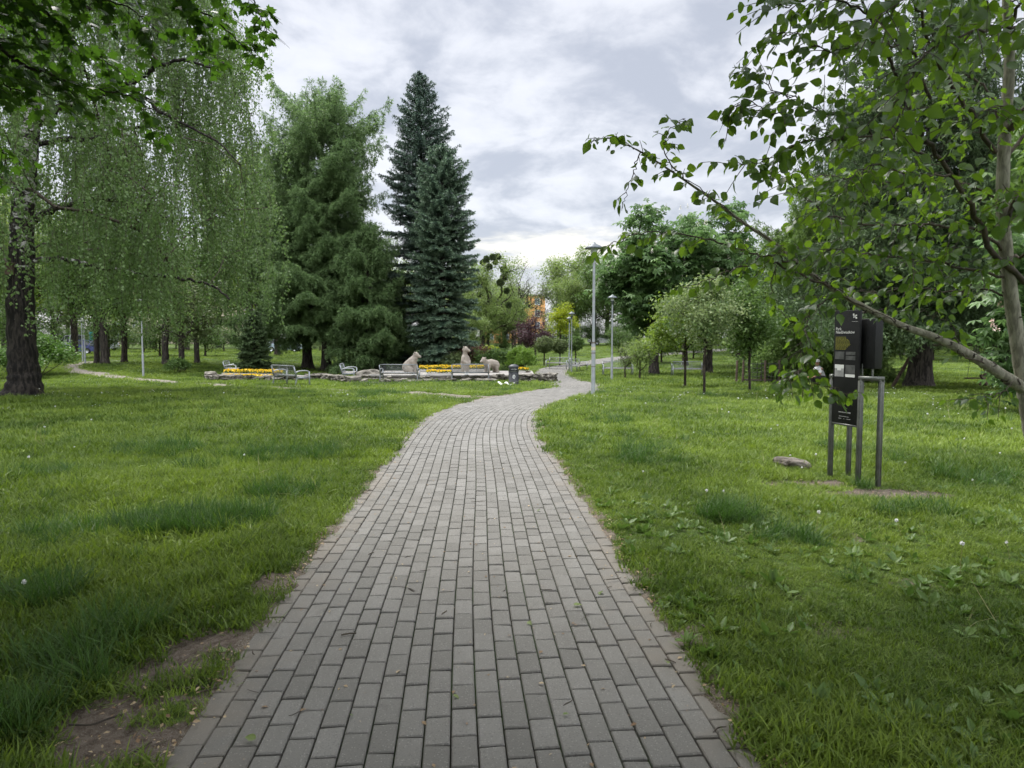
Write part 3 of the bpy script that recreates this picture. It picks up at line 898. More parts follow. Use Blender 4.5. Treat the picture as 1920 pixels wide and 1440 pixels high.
def conifer(seed, H, R, z0, r0, nbr, lm, bark='barkdark', prof=lambda t: (1 - t) ** .8, rise0=-.15, rise1=.9, sag=.25, tipup=.15, tw=.5, twn=9, twsag=.3, pend=0., nl=.12, nw=.035, dens=60, tipt=.5, gap=0., lean=0., flat=.55, wob=.25, cols=None, upper=None):
    """trunk, whorled branches, side twigs (and hanging ones), needles as short blades along every twig"""
    r = np.random.default_rng(seed)
    mt, mc = MB(), MB()
    k = 12; zt = np.linspace(0, H, k)
    tr = np.stack([lean * zt + np.cumsum(r.normal(0, .02, k)), np.cumsum(r.normal(0, .02, k)), zt], 1); tr -= tr[0] * [1, 1, 0]
    rr = r0 * (1 - zt / H * .97) * (1 + .5 * np.exp(-zt / (r0 * 1.2)))
    zf = np.concatenate([np.linspace(0, zt[1], 5)[:-1], zt[1:]])
    trf = np.stack([np.interp(zf, zt, tr[:, i]) for i in range(3)], 1)
    mt.tube(trf, r0 * (1 - zf / H * .97) * (1 + .55 * np.exp(-zf / (r0 * 1.1))), 12)
    A_, B_2, tipA = [], [], []
    az = 0.
    for b in range(nbr):
        t = (b + r.random() * .9) / nbr
        z = z0 + (H - z0) * (1 - (1 - t) ** 1.05) * .985
        Lb = R * prof(t) * (1 - wob + 2 * wob * r.random()) + .12
        if gap and r.random() < gap: continue
        az += 2.399 + r.normal(0, .35)
        u = np.array([math.cos(az), math.sin(az), 0]); up = rise0 + (rise1 - rise0) * t ** 1.4 + r.normal(0, .07)
        m_ = 9; s = np.linspace(0, 1, m_)
        base = np.array([np.interp(z, zt, tr[:, i]) for i in range(3)])
        pts = base + np.outer(s * Lb, u) + np.outer(s * Lb * up - sag * Lb * s ** 1.6 * (1 - t * .7) + tipup * Lb * s ** 3, [0, 0, 1])
        pts[1:] += r.normal(0, .02 * Lb, (m_ - 1, 3)) * s[1:, None]
        mt.tube(pts, np.linspace(max(.006, r0 * .16 * (Lb / R) + .006), .004, m_), 4, cap=False)
        side = np.array([-u[1], u[0], 0])
        A_.append(pts[:-1][s[:-1] > .12]); B_2.append(pts[1:][s[:-1] > .12]); tipA.append(np.full(len(A_[-1]), .25))
        nt_ = max(4, int(twn * Lb / R * 1.6) + 2)
        for q in range(nt_):
            sv = .14 + .86 * (q + r.random()) / nt_
            p0 = np.array([np.interp(sv, s, pts[:, i]) for i in range(3)])
            tl = Lb * tw * (1.12 - sv) * (.6 + .6 * r.random()) + .10
            for sg in (-1, 1):
                dv = u * (.55 + .35 * r.random()) + side * sg * (.65 + .4 * r.random()) + np.array([0, 0, r.normal(.04, .12)])
                dv /= np.linalg.norm(dv)
                m2 = 4; ss = np.linspace(0, 1, m2)
                tp_ = p0 + np.outer(ss * tl, dv) - np.outer(twsag * tl * ss ** 1.8, [0, 0, 1])
                A_.append(tp_[:-1]); B_2.append(tp_[1:]); tipA.append(np.array([.2, .5, .95]))
                if pend:
                    for h_ in range(max(1, int(tl / .16))):
                        e = r.random(); pp = p0 + dv * tl * e - np.array([0, 0, twsag * tl * e ** 1.8])
                        hl = pend * (.4 + .9 * r.random()) * min(1, .4 + Lb / R)
                        sw = r.normal(0, .10, 3) * hl; sw[2] = 0
                        mid_ = pp + sw * .3 - [0, 0, hl * .5]; end = pp + sw - [0, 0, hl]
                        A_.append(np.array([pp, mid_])); B_2.append(np.array([mid_, end])); tipA.append(np.array([.35, .8]))
    A_, B_2, tipA = np.concatenate(A_), np.concatenate(B_2), np.concatenate(tipA)
    ln = np.linalg.norm(B_2 - A_, axis=1)
    cnt = r.poisson(ln * dens) + 1
    i = np.repeat(np.arange(len(A_)), cnt); n = len(i)
    e = r.random((n, 1)); P = A_[i] * (1 - e) + B_2[i] * e
    ax = (B_2 - A_)[i] / (ln[i][:, None] + 1e-9)
    D = ax * .75 + unit(n, r) * np.array([.75, .75, .75])
    N = unit(n, r) * (1 - flat) + np.array([0, 0, flat])
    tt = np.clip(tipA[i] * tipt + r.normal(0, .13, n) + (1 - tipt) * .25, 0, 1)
    tp = (NEEDLE[0] * np.array([nw / nl / .26, 1, 1]), NEEDLE[1])
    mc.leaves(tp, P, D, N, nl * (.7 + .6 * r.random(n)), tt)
    print('conifer', seed, n)
    return [('trunk', mt.mesh('trunk', M[bark])), ('crown', mc.mesh('crown', L[lm]))]

def bushy(seed, R, H, nat=60, nleaf=5000, leaf=.09, sig=.12, lm='green', tp=OVAL, stems=7, rim=.85, flat=.5, box=False):
    r = np.random.default_rng(seed)
    mc = MB(); SM = []
    if box:
        A = (r.random((nat, 3)) - .5) * np.array([2 * R, .9, H * .86]) + [0, 0, H * .52]
    else:
        u = unit(nat, r); u[:, 2] = np.abs(u[:, 2]) * 1.1 - .35
        A = u * (r.random((nat, 1)) ** .35) * rim * np.array([R, R, H * .5]) + [0, 0, H * .5]
    for k in range(stems):
        a = A[r.integers(0, nat)]
        b = r.normal(0, .08, 3) * [1, 1, 0] + ([a[0] * .9, 0, 0] if box else [0, 0, 0])
        mt = MB(); mt.tube([b, (b + a) / 2 + r.normal(0, .05, 3), a], [.025, .018, .008], 5); SM.append(('stem', mt.mesh('stem', M['twig'])))
    crown_leaves(mc, r, A, nleaf, sig, tp, leaf, flat, .2)
    return SM + [('foliage', mc.mesh('foliage', L[lm]))]

def plant(name, label, cat, parts, loc, rz=0., sc=1., group=None):
    o = thing(name, label, cat, loc, rz, group)
    o.scale = (sc, sc, sc) if np.isscalar(sc) else sc
    for nm, me in parts:
        link(nm, me, o)
    return o
# ------------------------------------------------------------------ the weeping birch on the left
def multi(polys, rads):
    """nodes, parents, radii from a trunk polyline and limb polylines that start near it"""
    P = [np.asarray(polys[0], float)]; par = [np.arange(len(P[0])) - 1]; rad = [np.asarray(rads[0], float)]
    n = len(P[0])
    for q, rr in zip(polys[1:], rads[1:]):
        q = np.asarray(q, float); al = np.vstack(P)
        j = int(np.argmin(np.linalg.norm(al - q[0], axis=1)))
        P.append(q); par.append(np.concatenate([[j], np.arange(n, n + len(q) - 1)])); rad.append(np.linspace(rr[0], rr[1], len(q)))
        n += len(q)
    return np.vstack(P), np.concatenate(par), np.concatenate(rad)

def WP(pts, Y):
    Ys = np.linspace(Y[0], Y[1], len(pts)) if np.ndim(Y) else np.full(len(pts), Y)
    return np.array([W(p[0], p[1], y) for p, y in zip(pts, Ys)])

def birch():
    r = np.random.default_rng(31)
    Y0 = 19.5
    tp = [(43, 741), (46, 715), (44, 690), (41, 640), (38, 560), (41, 480), (42, 400), (50, 330), (57, 260), (63, 180), (58, 90), (52, 0), (60, -130), (66, -280)]
    tr = WP(tp, Y0); tr[0, 2] = tz(tr[0, 0], Y0) - .05
    trr = np.array([.46, .40, .37, .345, .33, .30, .27, .235, .21, .18, .15, .12, .08, .04])
    limbs = [([(50, 425), (75, 405), (110, 390), (160, 376), (205, 372), (260, 385), (330, 420)], (19.5, 18.2), (.10, .03)),
             ([(52, 490), (120, 486), (190, 500), (260, 512), (330, 520), (392, 534), (430, 560)], (19.5, 18.6), (.075, .02)),
             ([(62, 240), (105, 205), (170, 182), (242, 156), (275, 140), (302, 121), (345, 115), (400, 130)], (19.5, 18.4), (.11, .025)),
             ([(242, 156), (291, 201), (340, 228), (402, 262), (450, 310)], (19.0, 18.4), (.06, .015)),
             ([(48, 400), (22, 350), (-10, 320), (-60, 290), (-140, 270)], (19.5, 20.5), (.10, .03)),
             ([(60, 275), (110, 262), (180, 258), (250, 240), (330, 238), (420, 230)], (19.6, 22.), (.08, .02)),
             ([(60, 150), (120, 60), (210, -20), (320, -70), (420, -60)], (19.5, 18.0), (.10, .02)),
             ([(55, 60), (20, -40), (-60, -120), (-160, -160)], (19.5, 20.5), (.09, .02)),
             ([(60, -20), (130, -140), (250, -220), (380, -230)], (19.5, 20.8), (.08, .02))]
    P0, pr0, rad0 = multi([tr] + [WP(a, y) for a, y, _ in limbs], [trr] + [q for _, _, q in limbs])
    c = np.array([tr[5, 0], Y0])
    n = 540
    z = 3.6 + 13 * r.random(n) ** .85
    Rz = np.interp(z, [3, 5, 11, 14, 17], [5.9, 6.5, 6.3, 4.8, 1.6])
    a = r.random(n) * 6.283; q = Rz * r.random(n) ** .42
    A = np.stack([c[0] + q * np.cos(a), c[1] + q * np.sin(a), z], 1)
    P, par, tips = grow(r, (P0, pr0), A, .5, .35, .1, .09)
    mt = MB(); mt_main = MB()
    t_ = np.clip((tr[:, 2] - .9) / 6, 0, 1)
    fine = catmull(tr, 6); fr = np.interp(np.linspace(0, 1, len(fine)), np.linspace(0, 1, len(trr)), trr)
    fr *= 1 + .3 * np.exp(-(fine[:, 2] - fine[0, 2]) / .22)
    mt_main.tube(fine, fr * (1 + .05 * np.sin(np.arange(len(fine)) * 1.7)), 20, np.interp(fine[:, 2], [.2, 2.2, 4.5, 12], [.0, .22, .5, .85]))
    o = thing('weeping_birch_tree', 'big weeping birch with dark furrowed trunk and long hanging leafy curtains', 'tree', (0, 0, 0))
    mt_main.build('trunk', M['birchbark'], o)
    for (pts, y, q) in limbs:
        ml = MB(); w = catmull(WP(pts, y), 5)
        w[1:] += r.normal(0, .02, (len(w) - 1, 3))
        ml.tube(w, np.linspace(q[0], q[1], len(w)), 10, np.linspace(.5, .2, len(w)))
        ml.build('limb', M['birchbark'], o)
    nt0 = len(P0); cnt = np.zeros(len(P)); cnt[tips] = 1
    for i in range(len(P) - 1, nt0 - 1, -1):
        cnt[par[i]] += cnt[i]
    for i in range(nt0, len(P)):
        r1 = .007 * cnt[i] ** .5 + .004
        mt.tube([P[par[i]], P[i]], [min(.05, r1 * 1.05), r1], 4, .2, cap=False)
    mc = MB(); LP, LD = [], []
    outer = np.concatenate([np.arange(nt0, len(P))[r.random(len(P) - nt0) < .48], tips])
    for i in outer:
        for _ in range(int(r.choice([0, 1, 4, 7, 13], p=[.2, .18, .22, .24, .16]))):
            b = P[i] + r.normal(0, .27, 3) * [1, 1, .4]
            lim = tz(b[0], b[1]) + 1.55 + 1.5 * r.random() ** 1.3
            Ln = min(1.0 + 3.0 * r.random() ** 1.4, b[2] - lim)
            if Ln < .35 or (abs(b[0] - np.interp(b[2], tr[:, 2], tr[:, 0])) < .75 and b[1] < Y0 and r.random() < .85): continue
            m_ = max(3, int(Ln / .35)); s = np.linspace(0, 1, m_ + 1)
            dr = r.normal(0, .28, 2); cur = r.normal(0, .05, 2)
            pts = np.stack([b[0] + dr[0] * np.minimum(s * 2, 1) ** .6 + cur[0] * np.sin(s * 5), b[1] + dr[1] * np.minimum(s * 2, 1) ** .6 + cur[1] * np.sin(s * 4), b[2] + .08 * np.sin(np.minimum(s * 3, 1) * 3.14) - Ln * s], 1)
            mt.tube(pts, np.linspace(.005, .0022, m_ + 1), 3, .1, cap=False)
            k = int(Ln * 42 * (.7 + .5 * r.random())); e = r.random(k) ** .9
            q = np.stack([np.interp(e, s, pts[:, j]) for j in range(3)], 1)
            LP.append(q + r.normal(0, .05, (k, 3)))
            d_ = unit(k, r) * [.8, .8, .4]; d_[:, 2] -= .75; LD.append(d_)
    for i in np.arange(nt0, len(P)):          # leafy spur shoots close round the boughs
        if r.random() < .5:
            k = int(10 + 22 * r.random()); LP.append(P[i] + r.normal(0, .2, (k, 3)) - [0, 0, .12]); d_ = unit(k, r); d_[:, 2] -= .6; LD.append(d_)
    LP, LD = np.concatenate(LP), np.concatenate(LD); n = len(LP)
    print('birch leaves', n)
    T2 = (OVAL[0] * np.array([1.25, 1, 1]), OVAL[1])
    mc.leaves(T2, LP, LD, unit(n, r),   .070 * (.65 + .7 * r.random(n)), np.clip(r.random(n) * .8 + .2 * vnoise(LP[:, 0], LP[:, 2], 9), 0, 1))
    mt.build('twigs', M['twig'], o)['kind'] = 'stuff'
    mc.build('crown', L['birch'], o)
    nb = MB()   # nest box on the trunk
    p = W(20, 505, 19.2); nb.bbox(p, (.2, .2, .3), .01); nb.bbox(p + Vector((0, -.03, .16)), (.26, .3, .03), .008)
    nb.build('nest_box', M['timber'], o)
birch()

# ------------------------------------------------------------------ twigs with single leaves, for the two near trees
def leafy(r, mt, pts, r0, r1, tp, size, spacing, tl, store, hang=.6, down=-.1, start=.12, per=.055, flat=.3, twig_r=.0028, side=1.):
    c = catmull(pts, 6); c[1:-1] += r.normal(0, .008, (len(c) - 2, 3))
    s = np.concatenate([[0], np.cumsum(np.linalg.norm(np.diff(c, axis=0), axis=1))]); T = s[-1]
    mt.tube(c, np.interp(s, [0, T], [r0, r1]), 9 if r0 > .012 else 6, np.interp(s, [0, T], [.2, .6]))
    for sv in np.arange(start * T, T, spacing):
        sv = min(T, sv + r.normal(0, spacing * .3))
        p0 = np.array([np.interp(sv, s, c[:, i]) for i in range(3)])
        k = min(len(c) - 2, np.searchsorted(s, sv)); ax = c[k + 1] - c[max(0, k - 1)]; ax /= np.linalg.norm(ax) + 1e-9
        v = unit(1, r)[0]; v -= ax * np.dot(v, ax); v /= np.linalg.norm(v); v[2] = v[2] * .6 + down
        dv = ax * .75 + v * side; dv /= np.linalg.norm(dv)
        ln = tl * (.45 + .8 * r.random()) * (1.15 - .4 * sv / T)
        m_ = 5; q = np.linspace(0, 1, m_)
        tw = p0 + np.outer(q * ln, dv) - np.outer(.22 * ln * q ** 2, [0, 0, 1])
        mt.tube(tw, np.linspace(twig_r, .0014, m_), 4, .3, cap=False)
        n = max(3, int(ln / per)); e = (np.arange(n) + .4 + .5 * r.random(n)) / n
        e = .15 + .85 * e
        P = np.stack([np.interp(e, q, tw[:, i]) for i in range(3)], 1)
        sd = np.cross(dv, [0, 0, 1.]); sd /= np.linalg.norm(sd) + 1e-9
        sg = np.where(np.arange(n) % 2, 1, -1)[:, None]
        D = dv * .45 + sd * sg * .55 + unit(n, r) * .4; D[:, 2] -= hang
        N = unit(n, r) * (1 - flat) + np.array([0, 0, 1.]) * flat + dv * .2
        P = P + sd * sg * .012
        store.append((P, D, N, size * (.6 + .65 * r.random(n))))

def put_leaves(mb, r, store, tp, keep=None):   # keep: position test, leaves that fail it are dropped
    P, D, N, S = (np.concatenate([q[i] for q in store]) for i in range(4))
    if keep is not None:
        k = keep(P); P, D, N, S = P[k], D[k], N[k], S[k]
    mb.leaves(tp, P, D, N, S, np.clip(r.random(len(P)), 0, 1))
    return len(P)

def frame_px(P):
    """photo pixel of world points"""
    X, Y, Z = P[:, 0], P[:, 1], P[:, 2] - CH
    t = Y * CP - Z * SP; v = Y * SP + Z * CP
    t = np.where(t < .05, .05, t)
    return 960 + FPX * X / t, 720 - FPX * v / t

def near_broadleaf():
    """young white-barked tree at the right edge: slim trunk, one long low limb towards the path"""
    r = np.random.default_rng(77)
    o = thing('white_barked_tree', 'young pale barked tree with heart shaped leaves, a long limb reaching over the information sign', 'tree', (0, 0, 0))
    Y0 = 5.2
    base = W(1968, 1029, Y0); base.z = tz(base.x, Y0) - .03
    tr = np.vstack([[base], WP([(1948, 880), (1932, 790), (1920, 720), (1908, 640), (1896, 560), (1886, 470), (1880, 380), (1884, 250), (1893, 120), (1888, 10), (1880, -150), (1860, -330), (1850, -560)], Y0)])
    tm = MB(); f = catmull(tr, 7); hz = np.linspace(0, 1, len(f))
    tm.tube(f, np.interp(hz, [0, .08, .3, .6, 1], [.085, .062, .05, .042, .012]) * (1 + .04 * np.sin(np.arange(len(f)) * 2.1)), 16, .5)
    for k in range(26):   # dark knots and branch scars
        i = r.integers(8, len(f) - 12); a = r.random() * 6.28
        rad = np.interp(hz[i], [0, .08, .3, .6, 1], [.085, .062, .05, .042, .012])
        tm.bbox(f[i] + rad * .96 * np.array([math.cos(a), math.sin(a), 0]), (.018, .018, .011), .004, a, .5, 1)
    tm.build('trunk', [M['palebark'], M['barkdark']], o)
    lm = MB()
    low = WP([(1922, 731), (1900, 716), (1845, 681), (1766, 638), (1687, 609), (1613, 572), (1555, 538), (1502, 499), (1449, 454), (1397, 420), (1344, 380), (1291, 343), (1244, 311), (1201, 285), (1164, 266), (1133, 259), (1108, 266)], (5.2, 4.5))
    f = catmull(low, 6); hz = np.linspace(0, 1, len(f))
    rr = np.interp(hz, [0, .08, .2, .35, .6, .8, 1], [.046, .040, .027, .017, .0095, .0045, .002]) * (1 + .05 * np.sin(np.arange(len(f)) * 1.3))
    lm.tube(f, rr, 12, .5)
    for k in range(44):   # dark bark scars across the limb
        i = int(6 + r.random() ** 1.3 * 34)
        a = r.random() * 6.28; t = f[i + 1] - f[i - 1]; t /= np.linalg.norm(t)
        u = np.cross(t, [0, 0, 1]); u /= np.linalg.norm(u); w = np.cross(u, t)
        q = [f[i] + t * r.normal(0, .01) + rr[i] * 1.012 * (math.cos(a + b) * u + math.sin(a + b) * w) for b in np.linspace(0, .9 + r.random(), 5)]
        lm.tube(q, [.002, .006, .007, .005, .002], 5, .5, 1)
    lm.build('limb', [M['palebark'], M['barkdark']], o)
    bm_ = MB(); st = []
    br = [  # pixel polyline, depth from-to, radius from-to, spacing, twig length, leaf size
        ([(1449, 454), (1397, 420), (1344, 380), (1291, 343), (1244, 311), (1201, 285), (1164, 266), (1133, 259), (1108, 266)], (4.75, 4.5), (.003, .002), .075, .22, .085),
        ([(1700, 612), (1613, 572), (1555, 538), (1502, 499), (1449, 454)], (4.95, 4.75), (.003, .003), .17, .28, .085),
        ([(1555, 538), (1480, 505), (1418, 478), (1375, 464), (1320, 446), (1262, 440), (1205, 436), (1150, 456), (1125, 470)], (4.8, 4.5), (.009, .002), .075, .25, .085),
        ([(1502, 499), (1440, 480), (1390, 500), (1340, 520), (1290, 540)], (4.75, 4.3), (.007, .002), .075, .24, .085),
        ([(1291, 343), (1255, 300), (1245, 268), (1262, 235), (1285, 222)], (4.6, 4.5), (.005, .0015), .10, .11, .075),
        ([(1201, 285), (1185, 330), (1172, 365), (1166, 395)], (4.5, 4.5), (.004, .0015), .09, .13, .085),
        ([(1620, 575), (1570, 555), (1530, 575), (1513, 610), (1505, 650), (1503, 690), (1520, 715), (1560, 725), (1590, 738)], (4.9, 4.6), (.006, .002), .06, .2, .085),
        ([(1503, 690), (1490, 700), (1470, 715)], (4.6, 4.5), (.003, .0015), .05, .14, .08),
        ([(1470, 470), (1448, 520), (1453, 565), (1475, 595), (1500, 615)], (4.8, 4.9), (.004, .0015), .1, .12, .08),
        ([(1920, 528), (1872, 485), (1829, 401), (1782, 327), (1745, 274), (1713, 222), (1690, 165), (1665, 105), (1640, 50), (1618, -20), (1600, -110)], (5.2, 4.2), (.022, .006), .10, .42, .09),
        ([(1745, 300), (1690, 272), (1640, 253), (1560, 215), (1500, 190), (1440, 160), (1392, 120)], (4.4, 4.2), (.009, .002), .075, .3, .09),
        ([(1640, 253), (1580, 262), (1520, 262), (1460, 290), (1410, 308), (1378, 312)], (4.3, 4.1), (.006, .002), .07, .24, .09),
        ([(1500, 190), (1450, 215), (1405, 190), (1370, 205)], (4.2, 4.1), (.004, .002), .06, .2, .09),
        ([(1745, 185), (1713, 105), (1666, 53), (1600, 10), (1540, -5), (1480, 10), (1430, -2)], (4.5, 4.0), (.011, .002), .075, .32, .09),
        ([(1700, 90), (1630, 80), (1560, 95), (1500, 70), (1450, 60)], (4.2, 3.9), (.006, .002), .075, .26, .09),
        ([(1866, 285), (1819, 211), (1766, 132), (1724, 32), (1690, -60)], (5.2, 4.3), (.018, .006), .10, .4, .09),
        ([(1893, 100), (1850, 40), (1800, -40)], (5.2, 4.6), (.015, .008), .1, .4, .09),
        ([(1886, 470), (1835, 433), (1770, 424), (1713, 422), (1608, 417), (1534, 390), (1481, 343), (1440, 320)], (5.2, 4.6), (.012, .002), .085, .35, .088),
        ([(1890, 520), (1790, 500), (1735, 487), (1660, 480), (1600, 475), (1530, 465), (1460, 470)], (5.2, 4.5), (.011, .002), .085, .33, .088),
        ([(1896, 560), (1840, 540), (1780, 545), (1700, 540), (1640, 548), (1580, 520)], (5.2, 5.6), (.009, .002), .10, .3, .085),
        ([(1880, 380), (1820, 350), (1740, 340), (1650, 345), (1560, 330), (1500, 340)], (5.2, 5.8), (.011, .002), .085, .35, .09),
        ([(1782, 327), (1720, 330), (1650, 310), (1600, 330), (1560, 390)], (4.6, 4.2), (.007, .002), .085, .3, .09),
        ([(1884, 250), (1850, 170), (1800, 140), (1740, 150), (1680, 180), (1610, 160)], (5.2, 5.9), (.010, .002), .085, .35, .09),
        ([(1888, 300), (1930, 240), (1990, 200), (2080, 180)], (5.2, 5.4), (.015, .004), .10, .4, .09),
        ([(1884, 420), (1925, 350), (1990, 320), (2080, 300)], (5.2, 4.6), (.015, .004), .10, .4, .09),
        ([(1890, 500), (1930, 470), (2000, 460), (2080, 450)], (5.2, 4.4), (.012, .003), .10, .4, .09),
        ([(1893, 60), (1930, -20), (2000, -100)], (5.2, 5.0), (.014, .004), .10, .4, .09),
        ([(1845, 681), (1800, 660), (1790, 620), (1750, 590), (1720, 580)], (5.0, 5.2), (.006, .002), .13, .22, .085),
        ([(1900, 715), (1880, 735), (1850, 745), (1812, 750)], (5.0, 4.9), (.004, .0015), .07, .14, .08),
        # nearer branches of the same crown, with leaves that look large
        ([(2120, -60), (2000, 20), (1920, 45), (1850, 52), (1790, 70), (1740, 100), (1705, 150), (1690, 215), (1660, 245)], (3.6, 2.9), (.010, .002), .10, .24, .09),
        ([(2100, -160), (1960, -110), (1840, -60), (1760, -30), (1690, 0), (1640, 40)], (3.4, 2.9), (.010, .002), .10, .24, .09),
        ([(2100, 120), (1990, 170), (1925, 210), (1870, 200), (1810, 225)], (3.6, 3.2), (.008, .002), .13, .2, .085),
        ([(2090, 330), (1990, 350), (1930, 370), (1880, 345)], (3.6, 3.3), (.007, .002), .14, .2, .085)]
    for pts, y, q, spc, tl, sz in br:
        mb = MB(); lo = np.mean([p[1] for p in pts]) > 330 and pts[0][0] < 1720 and pts[0] not in ((1620, 575), (1503, 690))
        leafy(r, mb, WP(pts, y), q[0], q[1], OVATE, sz * (.80 if lo else .80), spc * (.95 if lo else .46), tl * (.55 if lo else 1.05), st, hang=.6, down=-.08)
        mb.build('branch', M['twig'], o)
    # the crown above and beside the frame (shades the lawn)
    A = np.stack([1.6 + 5.5 * r.random(230), .6 + 7.5 * r.random(230), 3.4 + 4.6 * r.random(230)], 1)
    px, py = frame_px(A)
    A = A[((py < -230) | (px > 2150))]
    up = MB(); P, par, tips = grow(r, f[:0] if False else tr, A, .4, .4)
    skeleton_mesh(up, P, par, tips, .04, .004, len(tr), maxn=5)
    up.build('branch', M['twig'], o)
    for a in A:
        n = 16; st.append((a + r.normal(0, .3, (n, 3)), unit(n, r) * [1, 1, .4] - [0, 0, .6], unit(n, r) + [0, 0, .5], .1 * (.7 + .6 * r.random(n))))
    mc = MB()
    print('aspen leaves', put_leaves(mc, r, st, OVATE, lambda P: np.linalg.norm(P - [0, 0, CH], axis=1) > 1.7))
    mc.build('foliage', L['aspen'], o)
near_broadleaf()

def near_maple():
    r = np.random.default_rng(55)
    bx, by = -6.3, 4.2
    o = thing('maple_tree', 'maple whose dark lobed leaves hang in front of the weeping birch', 'tree', (0, 0, 0))
    tr = np.array([(bx, by, -.05), (bx + .03, by, .8), (bx + .1, by + .05, 2.4), (bx + .2, by + .1, 3.8), (bx + .35, by, 5.2), (bx + .5, by - .1, 7), (bx + .7, by, 9.5)])
    tm = MB(); f = catmull(tr, 6)
    tm.tube(f, np.interp(f[:, 2], [0, .3, 4, 9.5], [.30, .22, .17, .04]), 16, .5)
    tm.build('trunk', M['bark'], o)
    st = []
    root = lambda z: [bx + .25, by + .05, z]
    br = [
        (3.7, [(-60, 75), (0, 96), (38, 117), (87, 137), (122, 152), (163, 166), (233, 176), (262, 190), (300, 215)], (5.6, 6.6), .035, .10, .40),
        (4.1, [(-50, -50), (41, 0), (87, 26), (122, 55), (152, 85), (204, 117), (242, 150)], (5.6, 6.8), .035, .10, .42),
        (4.4, [(60, -60), (150, -20), (230, 10), (280, 40), (300, 75)], (5.8, 6.6), .03, .09, .42),
        (4.6, [(200, -90), (332, 0), (344, 26), (364, 64), (391, 96), (417, 118)], (6.0, 7.0), .03, .12, .32),
        (4.7, [(230, -70), (350, 6), (408, 41), (455, 87), (480, 98)], (6.0, 7.2), .03, .12, .30),
        (4.8, [(300, -80), (420, -40), (470, 0), (490, 30), (500, 60)], (6.0, 7.2), .03, .10, .34),
        (3.6, [(-60, 140), (-10, 140), (20, 165), (60, 175), (110, 180)], (5.4, 6.2), .025, .10, .3),
        (3.3, [(-120, 260), (-50, 262), (0, 280), (20, 305)], (5.4, 6.0), .02, .10, .26),
        (4.2, [(-60, -20), (10, 10), (60, 50), (90, 90)], (5.6, 6.2), .03, .09, .4)]
    for z, pts, y, q, spc, tl in br:
        mb = MB(); w = WP(pts, y)
        leafy(r, mb, np.vstack([[root(z)], w]), q, .003, MAPLE, .084, spc * .48, tl, st, hang=.35, down=-.05, start=.3, per=.05, flat=.62, twig_r=.003)
        mb.build('branch', M['barkdark'], o)
    A = np.stack([bx - 1 + 9.0 * r.random(620), -3 + 9.5 * r.random(620), 3.8 + 5.5 * r.random(620)], 1)  # unseen overhead crown, spread and thickened to shade the path
    px, py = frame_px(A)
    A = A[((py < -260) | (A[:, 1] < .3)) & (A[:, 2] > 3.9)]
    up = MB(); P, par, tips = grow(r, tr, A, .4, .4)
    skeleton_mesh(up, P, par, tips, .14, .005, len(tr), maxn=6)
    up.build('branch', M['barkdark'], o)
    for a in A:
        n = 34; st.append((a + r.normal(0, .38, (n, 3)), unit(n, r) * [1, 1, .4] - [0, 0, .35], unit(n, r) * .5 + [0, 0, .7], .15 * (.7 + .6 * r.random(n))))
    def left_or_unseen(P):  # cuts shade crown leaves that would hang into view
        px, py = frame_px(P); return (px < 520) | (py < -90) | (P[:, 1] < .5)
    mc = MB(); print('maple leaves', put_leaves(mc, r, st, MAPLE, left_or_unseen))
    mc.build('foliage', L['maple'], o)
near_maple()
# ------------------------------------------------------------------ conifers behind the bear garden
b = GX(612, 47.5)
larch = conifer(401, 17.8, 4.9, 3.2, .33, 130, 'larch', prof=lambda t: (1 - .38 * t) * (1 - max(0, (t - .84) / .16) ** 1.6 * .93), rise0=-.05, rise1=.75, sag=.22, tipup=.22, tw=.55, twn=11, twsag=.35, pend=.28, nl=.17, nw=.042, dens=30, wob=.3)
plant('larch_tree', 'tall feathery larch with bare lower trunk behind the grey bench', 'tree', larch, b)
b = GX(577, 50.5)
larch2 = conifer(402, 12.5, 4.6, 2.6, .36, 70, 'larch', prof=lambda t: .75 + .5 * math.sin(min(1, t / .4) * 1.57) - 1.2 * max(0, t - .4) ** 1.3, rise0=-.15, rise1=.7, sag=.3, tipup=.2, tw=.5, twn=10, twsag=.4, pend=.4, nl=.18, nw=.045, dens=26, wob=.35)
plant('larch_tree', 'lower spreading larch with leaning trunk, left of the tall feathery larch', 'tree', larch2, b)
b = GX(692, 44.5)
larch3 = conifer(403, 9.2, 3.7, .7, .24, 62, 'larch', prof=lambda t: 1.0 * (1 - t) ** .6, rise0=-.1, rise1=.6, sag=.35, tipup=.25, tw=.5, twn=10, twsag=.45, pend=.45, nl=.16, nw=.042, dens=34, wob=.35)
plant('larch_tree', 'small drooping larch hanging over the seated stone bear', 'tree', larch3, b)
sp_prof = lambda t: .97 - (.92 * max(0, (t - .5) / .5) ** 2.1)
b = GX(792, 47.5)
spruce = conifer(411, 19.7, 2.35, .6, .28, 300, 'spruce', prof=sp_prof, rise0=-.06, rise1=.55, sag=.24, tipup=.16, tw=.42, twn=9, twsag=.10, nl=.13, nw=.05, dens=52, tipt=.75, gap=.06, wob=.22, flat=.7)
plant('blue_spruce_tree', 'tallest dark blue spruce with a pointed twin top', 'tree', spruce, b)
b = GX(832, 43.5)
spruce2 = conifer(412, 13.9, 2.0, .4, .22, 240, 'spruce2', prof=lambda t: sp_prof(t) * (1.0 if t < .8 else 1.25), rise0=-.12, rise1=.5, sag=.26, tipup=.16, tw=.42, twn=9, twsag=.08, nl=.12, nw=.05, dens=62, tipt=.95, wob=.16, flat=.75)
plant('blue_spruce_tree', 'silvery blue spruce in layered tiers, in front of the tallest spruce', 'tree', spruce2, b)
